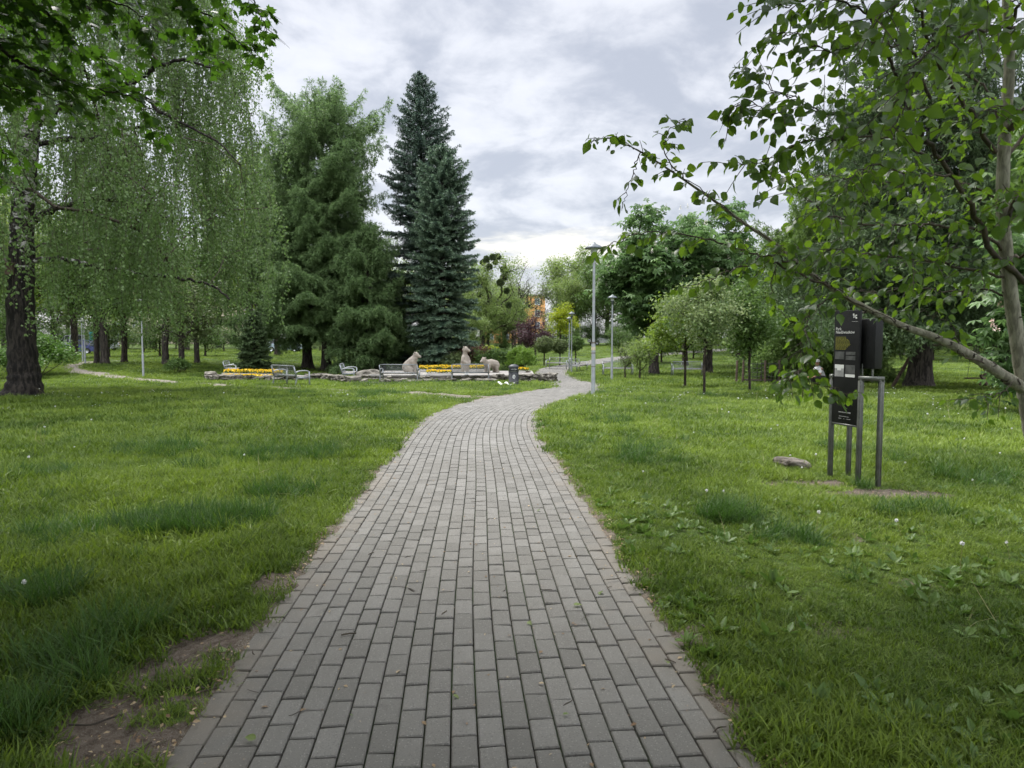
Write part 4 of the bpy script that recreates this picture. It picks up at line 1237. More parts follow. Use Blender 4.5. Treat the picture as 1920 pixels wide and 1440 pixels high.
dk = conifer(421, 3.7, .95, .1, .07, 80, 'dark', prof=lambda t: (1 - t) ** .7, rise0=-.05, rise1=.5, sag=.2, tw=.5, twn=7, nl=.10, nw=.045, dens=80, flat=.6)
plant('small_spruce_tree', 'small dark cone shaped spruce beside the left flower bed', 'tree', dk, GX(477, 41))
dk2 = conifer(422, 7.0, 1.9, .3, .12, 90, 'dark', prof=lambda t: (1 - t) ** .75, rise0=-.05, rise1=.5, sag=.3, tw=.5, twn=8, nl=.14, nw=.05, dens=60, flat=.6)
plant('dark_spruce_tree', 'dark spruce filling the gap under the larches behind the stone wall', 'tree', dk2, GX(735, 49))

# right side: weeping spruces and the big trunk
ws = conifer(431, 13.5, 5.0, 2.9, .37, 110, 'dark', prof=lambda t: (1 - t) ** .62, rise0=-.12, rise1=.6, sag=.3, tipup=.2, tw=.42, twn=9, twsag=.4, pend=.6, nl=.14, nw=.04, dens=26, wob=.3)
plant('weeping_spruce_tree', 'large dark spruce with thick trunk and hanging twigs behind the white limb', 'tree', ws, GX(1722, 24.6))
ws2 = conifer(432, 9.5, 3.9, 1.0, .25, 84, 'weep', prof=lambda t: (1 - t) ** .55 * (.8 + .4 * t), rise0=-.1, rise1=.5, sag=.32, tipup=.22, tw=.5, twn=10, twsag=.45, pend=.62, nl=.15, nw=.036, dens=36, wob=.3)
plant('weeping_spruce_tree', 'light green feathery weeping conifer behind the information sign', 'tree', ws2, GX(1545, 33))
ws3 = conifer(433, 11., 3.8, 2.7, .33, 80, 'dark', prof=lambda t: (1 - t) ** .6, rise0=-.1, rise1=.6, sag=.3, tipup=.2, tw=.45, twn=9, twsag=.4, pend=.5, nl=.15, nw=.045, dens=26, wob=.3)
plant('weeping_spruce_tree', 'dark spruce trunk beside the timber swing frame', 'tree', ws3, GX(1888, 27.5))
ws4 = conifer(434, 16., 4.6, 3.0, .35, 100, 'dark', prof=lambda t: (1 - t) ** .7, rise0=-.1, rise1=.6, sag=.3, tipup=.2, tw=.45, twn=9, twsag=.4, pend=.5, nl=.19, nw=.055, dens=17, wob=.3)
plant('weeping_spruce_tree', 'tall dark spruce showing against the sky above the feathery weeping conifer', 'tree', ws4, GX(1600, 40))

# ------------------------------------------------------------------ chestnuts
ch, _ = deciduous(501, 10.4, 3.35, 1.2, .29, 170, 5200, .34, .34, PALM, 'chestnut', 'barkdark', flat=1.0, droop=.35, candles=170, lob=.40, spread=.66)
chA = plant('chestnut_tree', 'dense dark chestnut with pale blossom candles beside the thin lamp post', 'tree', ch, GX(1226, 43))
dup(chA, 'second dark chestnut, its trunk just behind the cream leaved young tree', GX(1326, 45.5), 2.1, (1.02, 1.02, 1.08))
chp, _ = deciduous(503, 7.6, 3.1, .9, .22, 120, 3600, .30, .30, PALM, 'green', 'bark', flat=1.0, droop=.35, candles=0)
r = np.random.default_rng(5); mc = MB()
oo = plant('pink_chestnut_tree', 'chestnut with pink blossom spikes partly hidden by the pale slim trunk', 'tree', chp, GX(2105, 15.5))
for px, py, y, tx in [(1882, 578, 14.2, .0), (1868, 612, 14.0, .1), (1902, 520, 14.3, -.1), (1914, 630, 14.0, .05), (1890, 470, 14.4, 0)]:
    q = W(px, py, y); m_ = 46; hh = r.random(m_); a = r.random(m_) * 6.28; w = .06 * (1 - hh * .75)
    mb = MB(); S = np.stack([q.x + np.cos(a) * w - .10 * hh, q.y + np.sin(a) * w, q.z + hh * .24 - .1], 1)
    mb.leaves(OVAL, S, unit(m_, r), unit(m_, r), .045, .5, 0)
    fo = mb.build('blossom', L['pinkcandle']); fo.parent = oo; fo.matrix_parent_inverse = Matrix.Translation(-oo.location)
# leaves carrying those spikes
mb = MB(); A = np.array([W(px, py, 14.3) for px, py in [(1895, 600), (1905, 560), (1880, 630), (1900, 650), (1915, 600), (1895, 690), (1912, 500), (1900, 450), (1915, 720), (1890, 545)]])
crown_leaves(mb, r, A, 420, .22, PALM, .2, 1., .35)
fo = mb.build('bough', L['chestnut']); fo.parent = oo; fo.matrix_parent_inverse = Matrix.Translation(-oo.location)

# ------------------------------------------------------------------ young trees on the right lawn
y1, _ = deciduous(511, 3.35, 1.0, 1.1, .036, 80, 7000, .085, .2, OVAL, 'cream', 'bark', lob=.30, spread=.8, flat=.5, rmin=.005)
plant('young_tree', 'slim young tree with cream edged leaves on the right lawn', 'tree', y1, GX(1320, 19.3))
y2, _ = deciduous(512, 3.4, .82, 1.1, .036, 80, 6500, .10, .19, OVAL, 'green', 'bark', lob=.30, spread=.8, flat=.5, rmin=.005)
plant('young_tree', 'young narrow tree with dark green leaves in front of the climbing net', 'tree', y2, GX(1406, 20.2))
y3, _ = deciduous(513, 3.9, 1.6, .9, .045, 80, 6500, .13, .24, OVAL, 'lime', 'bark', lob=.30, spread=.8, flat=1.1, rmin=.006)
plant('young_tree', 'young tree with bright lime layered branches before the chestnut', 'tree', y3, GX(1284, 26.5))
y4, _ = deciduous(514, 2.4, .95, .25, .05, 50, 2600, .10, .16, OVAL, 'pale', 'twig', lob=.4, flat=.6, trunk_top=.4)
plant('shrub', 'loose yellow green shrub on many thin stems near the right benches', 'shrub', y4, GX(1199, 36))
y5, _ = deciduous(515, 2.0, .6, .3, .04, 40, 800, .10, .16, OVAL, 'olive', 'twig', lob=.4, flat=.6, trunk_top=.4)
plant('shrub', 'thin sparse shrub right next to the second lamp post', 'shrub', y5, GX(1172, 37))
hv = bushy(521, 1.9, 1.75, 90, 6500, .12, .22, 'weep', box=True)
plant('vine_arbour', 'low leafy vine covered hedge beside the climbing net', 'hedge', hv, GX(1490, 31.5))

# ------------------------------------------------------------------ topiary, bushes and hedges around the bed
def ball_tree(name, label, px, Y, r0, zc, mat, seed):
    r = np.random.default_rng(seed)
    mt, mc = MB(), MB(); mt.tube([(0, 0, 0), (.02, 0, zc * .5), (0, 0, zc)], [.06, .05, .045], 8)
    for k in range(9):
        u = unit(1, r)[0]; mt.tube([(0, 0, zc - r0 * .7), u * r0 * .7 + [0, 0, zc]], [.02, .006], 4)
    u = unit(260, r); A = u * r0 * (.65 + .3 * r.random((260, 1))) * [1, 1, .86] + [0, 0, zc]
    crown_leaves(mc, r, A, 3600, .07, OVAL, .12, .4, .1)
    return plant(name, label, 'tree', [('trunk', mt.mesh('trunk', M['bark'])), ('crown', mc.mesh('crown', mat))], GX(px, Y))
ball_tree('topiary_tree', 'clipped ball topiary on a thin stem, the one closest to the plum tree', 1020, 58, .80, 1.75, L['olive'], 1)
ball_tree('topiary_tree', 'clipped ball topiary standing right behind the far grey bench', 1049.5, 58.5, .72, 1.6, L['olive'], 2)
ball_tree('topiary_tree', 'dark clipped ball topiary hidden behind the pair of lamp posts', 1079, 60, .78, 1.75, L['green'], 3)
rb = bushy(531, 1.0, 2.05, 140, 9000, .085, .10, 'bush', rim=.95)
plant('round_bush', 'rounded bright green bush at the right end of the hedge', 'shrub', rb, GX(978, 41.5), 0, (.92, .92, 1))
hd = bushy(532, 1.5, 1.65, 120, 8000, .10, .16, 'green', box=True)
plant('hedge', 'dark green clipped hedge behind the walking stone bear', 'hedge', hd, GX(942, 42.6))
hr = bushy(533, 1.0, 1.7, 90, 5200, .10, .15, 'red', box=True)
plant('hedge', 'red brown hedge section behind the upright stone bear', 'hedge', hr, GX(893, 43.4))
ob = bushy(534, .95, 1.6, 70, 4000, .09, .16, 'olive')
plant('bush', 'olive green bush between the spruce and the upright bear', 'shrub', ob, GX(852, 42))
pb = bushy(535, 1.6, 2.3, 70, 3500, .13, .26, 'red')
plant('bush', 'loose reddish bush with thin leaves beyond the hedge', 'shrub', pb, GX(872, 58))
yb = bushy(536, 1.0, 1.9, 60, 2800, .13, .2, 'yellow')
plant('bush', 'yellow green bush beyond the hedge, left of the round bush', 'shrub', yb, GX(918, 60))
pt, _ = deciduous(541, 4.6, 1.95, .7, .10, 90, 5200, .14, .24, OVAL, 'purple', 'barkdark', flat=.5)
plant('plum_tree', 'small purple leaved plum tree below the orange building', 'tree', pt, GX(1004, 66))
gt, _ = deciduous(542, 5.0, 1.75, .6, .09, 80, 4200, .17, .25, OVAL, 'yellow', 'bark', flat=.6)
plant('golden_tree', 'small golden yellow tree behind the clipped ball topiaries', 'tree', gt, GX(1050, 72))
bl = bushy(537, 1.7, 2.3, 110, 7000, .12, .24, 'laurel')
lb = plant('laurel_bush', 'big bright green bush by the start of the dirt path', 'shrub', bl, GX(76, 38), 0, 1.12)
dup(lb, 'dark lower bush behind the big birch trunk', GX(15, 35), 1.3, (1.1, 1., .8))
db = bushy(538, .75, 1.0, 60, 2600, .10, .12, 'green')
plant('dark_bush', 'small dark round bush at the foot of a tree behind the lamp', 'shrub', db, GX(333, 40))

# ------------------------------------------------------------------ tree with mistletoe, bare crowned tree
mt_, A = deciduous(551, 12.5, 6.0, 2.4, .34, 150, 17000, .22, .5, OVAL, 'pale', 'barkdark', lob=.36, spread=.72, rise=.5, sparse=True, rmin=.022, trunk_top=.3)
mist = plant('mistletoe_tree', 'spreading pale tree full of dark mistletoe balls', 'tree', mt_, GX(905, 84))
r = np.random.default_rng(8)
for (px, py, s) in [(912, 486, .62), (924, 482, .55), (933, 481, .6), (905, 492, .5), (918, 500, .5), (929, 492, .45), (888, 493, .6), (944, 505, .6), (938, 530, .7), (950, 545, .5), (945, 520, .7), (900, 552, .5), (954, 572, .5), (887, 535, .4)]:
    q = np.array(W(px, py, 84 + r.normal(0, 1.2))); mb = MB(); n = 420; u = unit(n, r)
    mb.leaves(OVAL, q + u * s * (r.random((n, 1)) ** .4) * .52, u + unit(n, r) * .5, unit(n, r), .2, r.random(n))
    fo = mb.build('mistletoe', L['mistletoe']); fo.parent = mist; fo.matrix_parent_inverse = Matrix.Translation(-mist.location)
bare_, _ = deciduous(552, 13.5, 4.6, 3.2, .3, 230, 2200, .16, .4, OVAL, 'olive', 'barkdark', lob=.4, rise=.8, sparse=True, rmin=.024)
plant('bare_tree', 'nearly leafless fine twigged tree in front of the orange building', 'tree', bare_, GX(975, 100))

# ------------------------------------------------------------------ belts of park trees (a few kinds, each tree its own object)
K = {}
K['a'], _ = deciduous(601, 13, 4.6, 1.6, .28, 150, 9000, .26, .48, OVAL, 'green', 'barkdark')
K['b'], _ = deciduous(602, 14, 4.4, 2.2, .26, 150, 8000, .26, .5, OVAL, 'lime', 'bark', lob=.36)
K['c'], _ = deciduous(603, 13, 4.8, 1.8, .25, 150, 14000, .24, .5, OVAL, 'pale', 'bark', lob=.36, sparse=True, rmin=.015)
K['d'], _ = deciduous(604, 12, 4.4, 1.2, .26, 150, 9000, .26, .5, OVAL, 'olive', 'barkdark')
K['e'], _ = deciduous(605, 6, 3.2, .1, .12, 110, 7000, .2, .42, OVAL, 'green', 'bark', trunk_top=.5)
first = {}
def belt(kind, label, loc, sc=1., rz=None, group=None, name='park_tree'):
    rz = random.random() * 6.28 if rz is None else rz
    if kind not in first:
        first[kind] = plant(name, label, 'tree', K[kind], loc, rz, sc, group)
        return first[kind]
    o = dup(first[kind], label, loc, rz, sc, group); o.name = name
    if not group and 'group' in o: del o['group']
    return o
BEHIND = [belt('a', 'big leafy tree shading the near end of the path, behind the viewer', Vector((2.0, -3.9, 0)), (1.3, 1.3, 1.1)), belt('d', 'second leafy tree shading the near lawn, behind the viewer', Vector((-3.4, -4.6, 0)), (1.3, 1.3, 1.1))]
g1 = 'tree trunks standing on the lawn behind the birch curtain'
belt('a', 'twin trunked tree behind the birch curtain, beside the dirt path lamp', GX(197, 47), .85)
belt('a', 'tree with a thin dark trunk just right of the near left lamp', GX(182, 48), (.6, .6, .8))
belt('b', 'lime green tree with short forked trunk behind the birch curtain', GX(233, 51), .75)
belt('a', 'grey trunked tree left of the small dark round bush', GX(311, 47), .75)
belt('d', 'tree with dark trunk rising from the small dark round bush', GX(341, 42), .62)
belt('a', 'slim grey trunked tree right of the small dark round bush', GX(370, 49), (.6, .6, .75))
belt('b', 'tall lime green tree showing between the birch and the larch', GX(472, 58), (1.05, 1.05, 1.38))
belt('b', 'lime green tree behind the small dark spruce', GX(520, 70), (1., 1., 1.2))
belt('c', 'pale leafy tree just left of the birch trunk', GX(-60, 40), 1.0)
belt('b', 'bright lime tree in the gap to the right of the second chestnut', GX(1385, 56), .72)
belt('a', 'mid green tree just behind the climbing net', GX(1445, 50), .72)
belt('b', 'bright leafy tree behind the black sign panels', GX(1650, 46), (.62, .62, .5))
belt('e', 'broad shrub behind the tree row left of the birch curtain lamp', GX(205, 64), .75, name='far_shrub')
belt('e', 'broad shrub behind the grey trunked tree and dark round bush', GX(300, 66), .8, name='far_shrub')
belt('e', 'broad shrub at the far lawn edge left of the dark small spruce', GX(385, 66), .75, name='far_shrub')
belt('b', 'bright lime tree between the two chestnuts, far behind', GX(1285, 58), .85)
belt('b', 'bright leafy tree closing the view left of the sign panels', GX(1500, 43), (.62, .62, .55))
belt('c', 'full pale tree behind the golden yellow tree', GX(1066, 100), .6)
belt('c', 'full pale tree just left of the near lamp post in the distance', GX(1072, 94), .8)
belt('b', 'lime tree filling the view behind the birch trunk', GX(60, 58), 1.1)
belt('b', 'lime tree behind the lamp pair on the dirt path', GX(140, 66), 1.1)
gl = 'far belt of broad trees beyond the car park'
for px, Y, k, s in [(-330, 60, 'a', 1.1), (-240, 72, 'b', 1.1), (10, 74, 'a', 1.05), (100, 82, 'd', 1.), (180, 104, 'a', 1.1), (-140, 70, 'a', 1.1), (-40, 84, 'd', 1.1), (60, 96, 'a', 1.2), (130, 110, 'b', 1.1), (215, 92, 'a', 1.1), (290, 104, 'b', 1.15), (350, 90, 'd', 1.05), (410, 108, 'a', 1.2), (470, 96, 'c', 1.1), (545, 112, 'a', 1.2), (610, 100, 'd', 1.15), (680, 110, 'a', 1.15), (750, 104, 'b', 1.1), (815, 112, 'a', 1.1)]:
    belt(k, 'broad leafy tree in the far belt beyond the car park', GX(px, Y + random.uniform(-3, 3)), s * random.uniform(.9, 1.1), group=gl)
belt('c', 'pale loose tree behind the mistletoe tree, next to the blue spruce', GX(868, 96), .98)
belt('c', 'airy pale tree to the left of the orange building', GX(945, 112), .95)
belt('d', 'olive green tree covering the right end of the orange building', GX(1048, 112), 1.05)
belt('c', 'tall airy tree standing directly behind the near lamp post', GX(1082, 104), 1.18)
belt('a', 'green tree with dark trunk beyond the white car', GX(1112, 92), .95)
belt('d', 'wide olive tree closing the end of the path', GX(1140, 98), 1.05)
belt('c', 'low pale tree beneath the mistletoe tree', GX(885, 74), .42)
belt('c', 'pale tree covering the left half of the orange building', GX(948, 92), .74)
belt('b', 'lime tree between mistletoe tree and orange building', GX(966, 120), .8)
belt('c', 'broad pale tree leaning behind the hedge, below the mistletoe', GX(915, 98), .7)
belt('b', 'small lime tree between spruce and hedge in the distance', GX(862, 76), .4)
belt('d', 'low olive tree in front of the orange building', GX(960, 92), .55)
gr_ = 'belt of dark trees closing the lawn on the right'
for px, Y, k, s in [(1200, 84, 'a', 1.05), (1275, 76, 'd', 1.0), (1345, 84, 'a', 1.15), (1410, 70, 'b', .8), (1470, 78, 'a', 1.1), (1540, 66, 'a', 1.0), (1610, 74, 'd', 1.1), (1690, 70, 'a', 1.), (1760, 76, 'b', 1.), (1830, 70, 'a', 1.), (1900, 72, 'a', 1.1), (1980, 62, 'd', 1.), (2070, 44, 'a', 1.), (2180, 36, 'a', 1.)]:
    belt(k, 'leafy tree in the belt closing the lawn on the right', GX(px, Y + random.uniform(-2, 2)), s * random.uniform(.9, 1.1), group=gr_)
gs = 'low leafy shrubs under the far trees'
for px, Y, s in [(40, 62, .9), (190, 84, .6), (270, 80, .55), (420, 82, .6), (455, 74, .5), (600, 88, .65), (690, 86, .6), (770, 82, .6), (850, 88, .5), (940, 90, .5), (985, 92, .5), (1030, 90, .55), (1062, 88, .5), (1090, 90, .6), (1115, 93, .6), (1150, 90, .6), (1185, 84, .6), (1160, 74, .5), (110, 90, .7), (20, 80, .8), (330, 94, .7), (390, 96, .6), (500, 92, .7), (560, 96, .7), (-160, 64, .8), (240, 96, .7), (160, 98, .7), (820, 96, .6), (760, 98, .6), (650, 98, .6), (900, 104, .6), (1240, 62, .6), (1300, 66, .6), (1390, 58, .6), (1460, 50, .55), (1560, 60, .6), (1650, 66, .6), (1750, 64, .6), (1850, 62, .6), (-60, 58, .8)]:
    belt('e', 'low leafy shrub under the far trees', GX(px, Y), s, group=gs, name='far_shrub')
# ------------------------------------------------------------------ lamps
def lamp(label, px, Y, H=4.0, band=False, flat=False):
    o = thing('street_lamp', label, 'street lamp', GX(px, Y), 0, 'park lamp posts')
    mb = MB(); hb = H * .36 if band else H * .30
    mb.lathe([(.056, -.05), (.054, hb * .97), (.048, hb), (.040, hb + .015)], n=18)
    mb.build('base_pole', M['lampgrey'], o)
    mb = MB(); mb.lathe([(.039, hb), (.035, H - .42), (.035, H - .36)], n=16); mb.build('upper_pole', M['lampgrey'], o)
    if band:
        for z, h in ((hb - .02, .03), (hb * .80, .02), (hb * .55, .015)):
            mb = MB(); mb.lathe([(.0555, z), (.059, z + .004), (.059, z + h), (.0555, z + h + .004)], n=18)
            mb.build('clamp_band', M['timber'], o)
        mb = MB(); mb.lathe([(.0572, hb * .86), (.0572, hb * .92)], n=18); mb.build('sticker', M['cream'], o)
    mb = MB(); mb.lathe([(.035, H - .40), (.05, H - .38), (.062, H - .27), (.09, H - .24), (.095, H - .215), (.08, H - .21)], n=16); mb.build('collar', M['lampdark'], o)
    mb = MB(); mb.lathe([(.075, H - .215), (.11, H - .06)], n=16); mb.build('lantern_glass', M['glass'], o)
    mb = MB(); mb.lathe([(.115, H - .075), (.25, H - .085), (.255, H - .07), (.17, H - .005), (.05, H + .05), (.02, H + .09), (0, H + .095)], n=20); mb.build('cap', M['lampdark'], o)
    return o
lamp('nearest grey lamp post beside the path bend, its head behind hanging leaves', 1112, 19.2, 4.05, True)
lamp('grey lamp post before the chestnut, cone cap clearly visible', 1147, 34.3, 4.1)
lamp('grey lamp post at the inner path bend, front one of a close pair', 1071.5, 48.5, 4.05)
lamp('grey lamp post standing just behind another near the far benches', 1067, 55, 3.9)
lamp('grey lamp post beside the dirt path start near the parked cars', 160, 46.5, 4.05)
lamp('thin grey lamp post half hidden behind the one near the parked cars', 155.5, 54, 3.9)
lamp('pale lamp post whose head is lost in the birch curtain', 269, 37.5, 4.1)

# ------------------------------------------------------------------ benches
def bench_parts():
    Lh = .9; P = {}
    fr = []
    for sx in (-1, 1):
        x = sx * (Lh - .04)
        a = MB(); a.bar((x, .30, 0), (x, .30, .62), .045, .05); fr.append(('front_leg', a.mesh('front_leg', M['benchmetal'])))
        a = MB(); a.tube([(x, -.34, 0), (x, -.24, .40), (x, -.24, .46)], .028, 8); a.bar((x, -.25, .40), (x, -.36, .83), .04, .05); fr.append(('rear_leg', a.mesh('rear_leg', M['benchmetal'])))
        a = MB(); a.tube(catmull([(x, -.30, .60), (x, -.12, .655), (x, .15, .66), (x, .30, .62)], 5), .024, 8); fr.append(('armrest', a.mesh('armrest', M['benchmetal'])))
        a = MB(); a.bar((x, -.26, .385), (x, .30, .40), .04, .06); fr.append(('seat_bracket', a.mesh('seat_bracket', M['benchmetal'])))
    a = MB()
    for k in range(7):
        a.bbox((0, -.2 + k * .078, .432 + .012 * abs(k - 3) / 3), (2 * Lh - .12, .066, .028), .006)
    fr.append(('seat', a.mesh('seat', M['benchwood'])))
    a = MB(); n_ = np.array([0, -.11, .43]); p0 = np.array([0, -.25, .44])
    for t in (.08, .97):
        q = p0 + n_ * t; a.bar(q + [-Lh + .06, 0, 0], q + [Lh - .06, 0, 0], .035, .035)
    for x in (-.3, .3):
        a.bar(p0 + n_ * .08 + [x, 0, 0], p0 + n_ * .97 + [x, 0, 0], .014, .014)
    for k in range(9):
        q = p0 + n_ * (.14 + k * .095); a.bar(q + [-Lh + .06, 0, 0], q + [Lh - .06, 0, 0], .007, .008)
    fr.append(('backrest', a.mesh('backrest', M['benchmetal'])))
    return fr
BP = bench_parts()
def bench(label, px, Y, deg, first=[None], dz=0., sc=1.):
    loc = GX(px, Y, dz)
    if first[0] is None:
        first[0] = plant('park_bench', label, 'bench', BP, loc, R_(deg), 1., 'grey metal park benches'); return first[0]
    return dup(first[0], label, loc, R_(deg), sc)
# local +y is the way the sitter looks
bench('grey bench alone on the lawn in front of the flower bed, seen from behind', 546, 28.2, -43)
bench('grey bench seen side on at the bend of the stone wall', 655, 35.0, -82)
bench('grey bench seen from behind below the seated stone bear', 750, 32.6, -3)
bench('grey bench seen from behind below the upright stone bear', 882, 33.6, 2)
bench('grey bench seen side on by the left yellow flowers', 437, 39.5, -78)
bench('far grey bench beside the ball topiary at the inner path bend', 1046, 54, 150)
bench('low grey bench right behind the pair of close lamp posts', 1084, 50.5, -120)
bench('bench behind the cone capped lamp post before the chestnut', 1158, 42, 178)
bench('bench behind the thin trunk of the lime young tree', 1289, 40.5, 176)

# ------------------------------------------------------------------ stone bears
def blob(name, parts, mat, parent, voxel=.022, smooth=6):
    """one closed continuous surface round overlapping balls and tapered limbs"""
    bm = bmesh.new()
    for p in parts:
        if p[0] == 'e':
            _, c, s, rot = (*p, None)[:4]
            mtx = Matrix.Translation(c) @ (rot.to_matrix().to_4x4() if rot is not None else Matrix()) @ Matrix.Diagonal((*s, 1))
            bmesh.ops.create_icosphere(bm, subdivisions=3, radius=1, matrix=mtx)
        else:
            _, pts, rs = p
            for i in range(len(pts) - 1):
                a, b = Vector(pts[i]), Vector(pts[i + 1]); k = max(3, int((b - a).length / .03))
                for t in range(k + 1):
                    f = t / k
                    bmesh.ops.create_icosphere(bm, subdivisions=2, radius=rs[i] * (1 - f) + rs[i + 1] * f, matrix=Matrix.Translation(a.lerp(b, f)))
    me = bpy.data.meshes.new(name); bm.to_mesh(me); bm.free()
    o = bpy.data.objects.new(name, me); COL.objects.link(o)
    m = o.modifiers.new('r', 'REMESH'); m.mode = 'VOXEL'; m.voxel_size = voxel
    s = o.modifiers.new('s', 'SMOOTH'); s.iterations = smooth; s.factor = .5
    dg = bpy.context.evaluated_depsgraph_get()
    me2 = bpy.data.meshes.new_from_object(o.evaluated_get(dg)); o.modifiers.clear(); o.data = me2
    me2.name = name; me2.materials.clear(); me2.materials.append(mat)
    for p in me2.polygons: p.use_smooth = True
    o.parent = parent
    return o
from mathutils import Euler
TZ = tz(W(820, 690, 36).x, 36) + .36        # top of the terrace
def on_terrace(px, Y):
    g = GX(px, Y); X = (px - 960) / FPX * (Y * CP + (CH - TZ) * SP); return Vector((X, Y, TZ))
def bear_statue(label, loc, deg, parts, sc=1.):
    o = thing('bear_statue', label, 'statue', loc, R_(deg), 'stone bears of the flower garden'); o.scale = (sc,) * 3
    blob('body', parts, M['bearstone'], o)
    return o
def head(c, f, up=.0, s=1.):
    c = Vector(c); f = Vector(f).normalized(); side = Vector((-f.y, f.x, 0)).normalized()
    return [('e', c, (.165 * s, .155 * s, .15 * s)), ('c', [c + f * .10 * s - Vector((0, 0, .03)) * s, c + f * .235 * s - Vector((0, 0, .06)) * s], [.095 * s, .065 * s]),
            ('e', c + f * .05 * s + Vector((0, 0, .085 * s)), (.09 * s, .1 * s, .06 * s)),
            ('e', c + side * .115 * s + Vector((0, 0, .13)) * s - f * .03, (.05 * s,) * 3), ('e', c - side * .115 * s + Vector((0, 0, .13)) * s - f * .03, (.05 * s,) * 3)]
seat = [('e', (-.10, 0, .33), (.33, .27, .33)), ('c', [(-.08, 0, .42), (.10, 0, .62), (.24, 0, .78)], [.29, .25, .19]), ('c', [(.20, 0, .78), (.30, 0, .90)], [.18, .15])]
for s in (-1, 1):
    seat += [('c', [(.20, s * .14, .62), (.30, s * .15, .34), (.32, s * .15, .05)], [.12, .09, .075]), ('e', (.37, s * .15, .05), (.10, .07, .05)), ('e', (-.02, s * .22, .22), (.24, .12, .21)), ('c', [(.0, s * .25, .07), (.20, s * .27, .06)], [.08, .07])]
bear_statue('seated stone bear leaning upright, looking towards the path', on_terrace(769, 35.6), -8, seat + head((.33, 0, .97), (1, -.1, -.1)), .95)
stand = [('c', [(-.02, 0, .20), (0, 0, .45), (.0, 0, .75), (.0, 0, .92)], [.20, .235, .20, .13]), ('c', [(0, 0, .92), (.02, 0, 1.08)], [.125, .13])]
for s in (-1, 1):
    stand += [('c', [(0, s * .11, .35), (.0, s * .13, .06)], [.15, .11]), ('e', (.08, s * .13, .045), (.15, .085, .05)), ('c', [(.02, s * .17, .80), (.06, s * .26, .60), (.22, s * .09, .50)], [.095, .085, .065])]
bear_statue('upright stone bear with paws folded on its belly', on_terrace(872, 36.2), -38, stand + head((.03, 0, 1.19), (1, .25, 0), 0, 1.), 1.0)
walk = [('c', [(-.32, 0, .47), (-.05, 0, .52), (.22, 0, .52)], [.235, .25, .21]), ('c', [(.22, 0, .54), (.42, 0, .66)], [.18, .15])]
for s in (-1, 1):
    walk += [('c', [(.22, s * .14, .45), (.24, s * .15, .20), (.24, s * .15, .05)], [.12, .09, .085]), ('e', (.29, s * .15, .045), (.11, .08, .045)), ('c', [(-.36, s * .14, .42), (-.30, s * .15, .24), (-.40, s * .15, .05)], [.15, .10, .085]), ('e', (-.34, s * .15, .045), (.11, .08, .045))]
bear_statue('stone bear standing on all fours beside the hedge', on_terrace(920, 36.4), 218, walk + head((.47, 0, .72), (1, .1, -.15), 0, .95), .92)

# ------------------------------------------------------------------ terrace, flower beds, dry stone walls
mb = MB(); xa, xb = on_terrace(690, 34).x, on_terrace(1003, 34).x
mb.bbox(((xa + xb) / 2, 36.4, TZ - .25), (xb - xa, 4.3, .5), .02)
for k in range(11):
    mb.bbox((xa + (k + .5) * (xb - xa) / 11, 34.2, TZ - .02), ((xb - xa) / 11 - .012, .12, .09), .01, 0, .5, 1)
t = thing('bear_terrace', 'low paved terrace carrying the three stone bears', 'terrace', (0, 0, 0))
mb.build('paved_slab', [M['slab'], M['concrete']], t)

def flower_strip(name, label, A, B, wd, h=.11, soil_h=.1, seed=0):
    """kerb, soil, and a mass of yellow pansies between two points"""
    r = np.random.default_rng(seed); A, B = Vector(A), Vector(B); d_ = (B - A); Ln = d_.length; rz = math.atan2(d_.y, d_.x)
    o = thing(name, label, 'flower bed', A, rz)
    mb = MB()
    mb.bbox((Ln / 2, -wd / 2, soil_h / 2), (Ln, .09, soil_h + .06), .012); mb.bbox((Ln / 2, wd / 2, soil_h / 2), (Ln, .09, soil_h + .06), .012)
    mb.build('kerb', M['concrete'], o)
    mb = MB(); mb.bbox((Ln / 2, 0, soil_h / 2 - .01), (Ln - .02, wd - .1, soil_h), .02); mb.build('soil', M['soil'], o)
    n = int(Ln * wd * 480); P = np.stack([Ln * r.random(n), (r.random(n) - .5) * (wd - .1), soil_h + .02 + h * r.random(n)], 1)
    k = vnoise(P[:, 0] * 3 + seed * 9, P[:, 1] * 3, 5)
    P[:, 2] += .10 * k
    mb = MB(); mb.leaves(OVAL, P, unit(n, r) + [0, 0, .4], unit(n, r) + [0, 0, .3], .085, r.random(n)); mb.build('leaves', L['green'], o)
    sel = P[(r.random(n) < .62) & (k > .16)]; m_ = len(sel)
    N = unit(m_, r) * .7 + [0, -.6, .6]; D = unit(m_, r)
    T5 = []; F5 = []
    for q in range(5):
        a = q * 1.2566; b_ = len(T5)
        T5 += [(0, 0, 0), (.35 * math.sin(a - .6), .35 * math.cos(a - .6), .03), (.55 * math.sin(a), .55 * math.cos(a), .05), (.35 * math.sin(a + .6), .35 * math.cos(a + .6), .03)]
        F5 += [(b_, b_ + 3, b_ + 2, b_ + 1)]
    mb = MB(); mb.leaves((np.array(T5), [np.array(F5)]), sel + [0, 0, .045], D, N, .085 * (.8 + .5 * r.random(m_)), r.random(m_)); mb.build('blossoms', M['yellowflower'], o)
    return o
flower_strip('flower_bed', 'long strip of yellow pansies behind the stone bears on the terrace', on_terrace(786, 37.2), on_terrace(908, 37.6), .7, .12, .10, 1)
flower_strip('flower_bed', 'small clump of yellow pansies on the front edge of the terrace', on_terrace(800, 34.9), on_terrace(846, 34.9), .5, .05, .03, 2)
flower_strip('flower_bed', 'yellow pansies at the terrace end behind the litter bin', on_terrace(967, 37.0), on_terrace(990, 36.6), .5, .08, .06, 3)
gz = GX(470, 38)
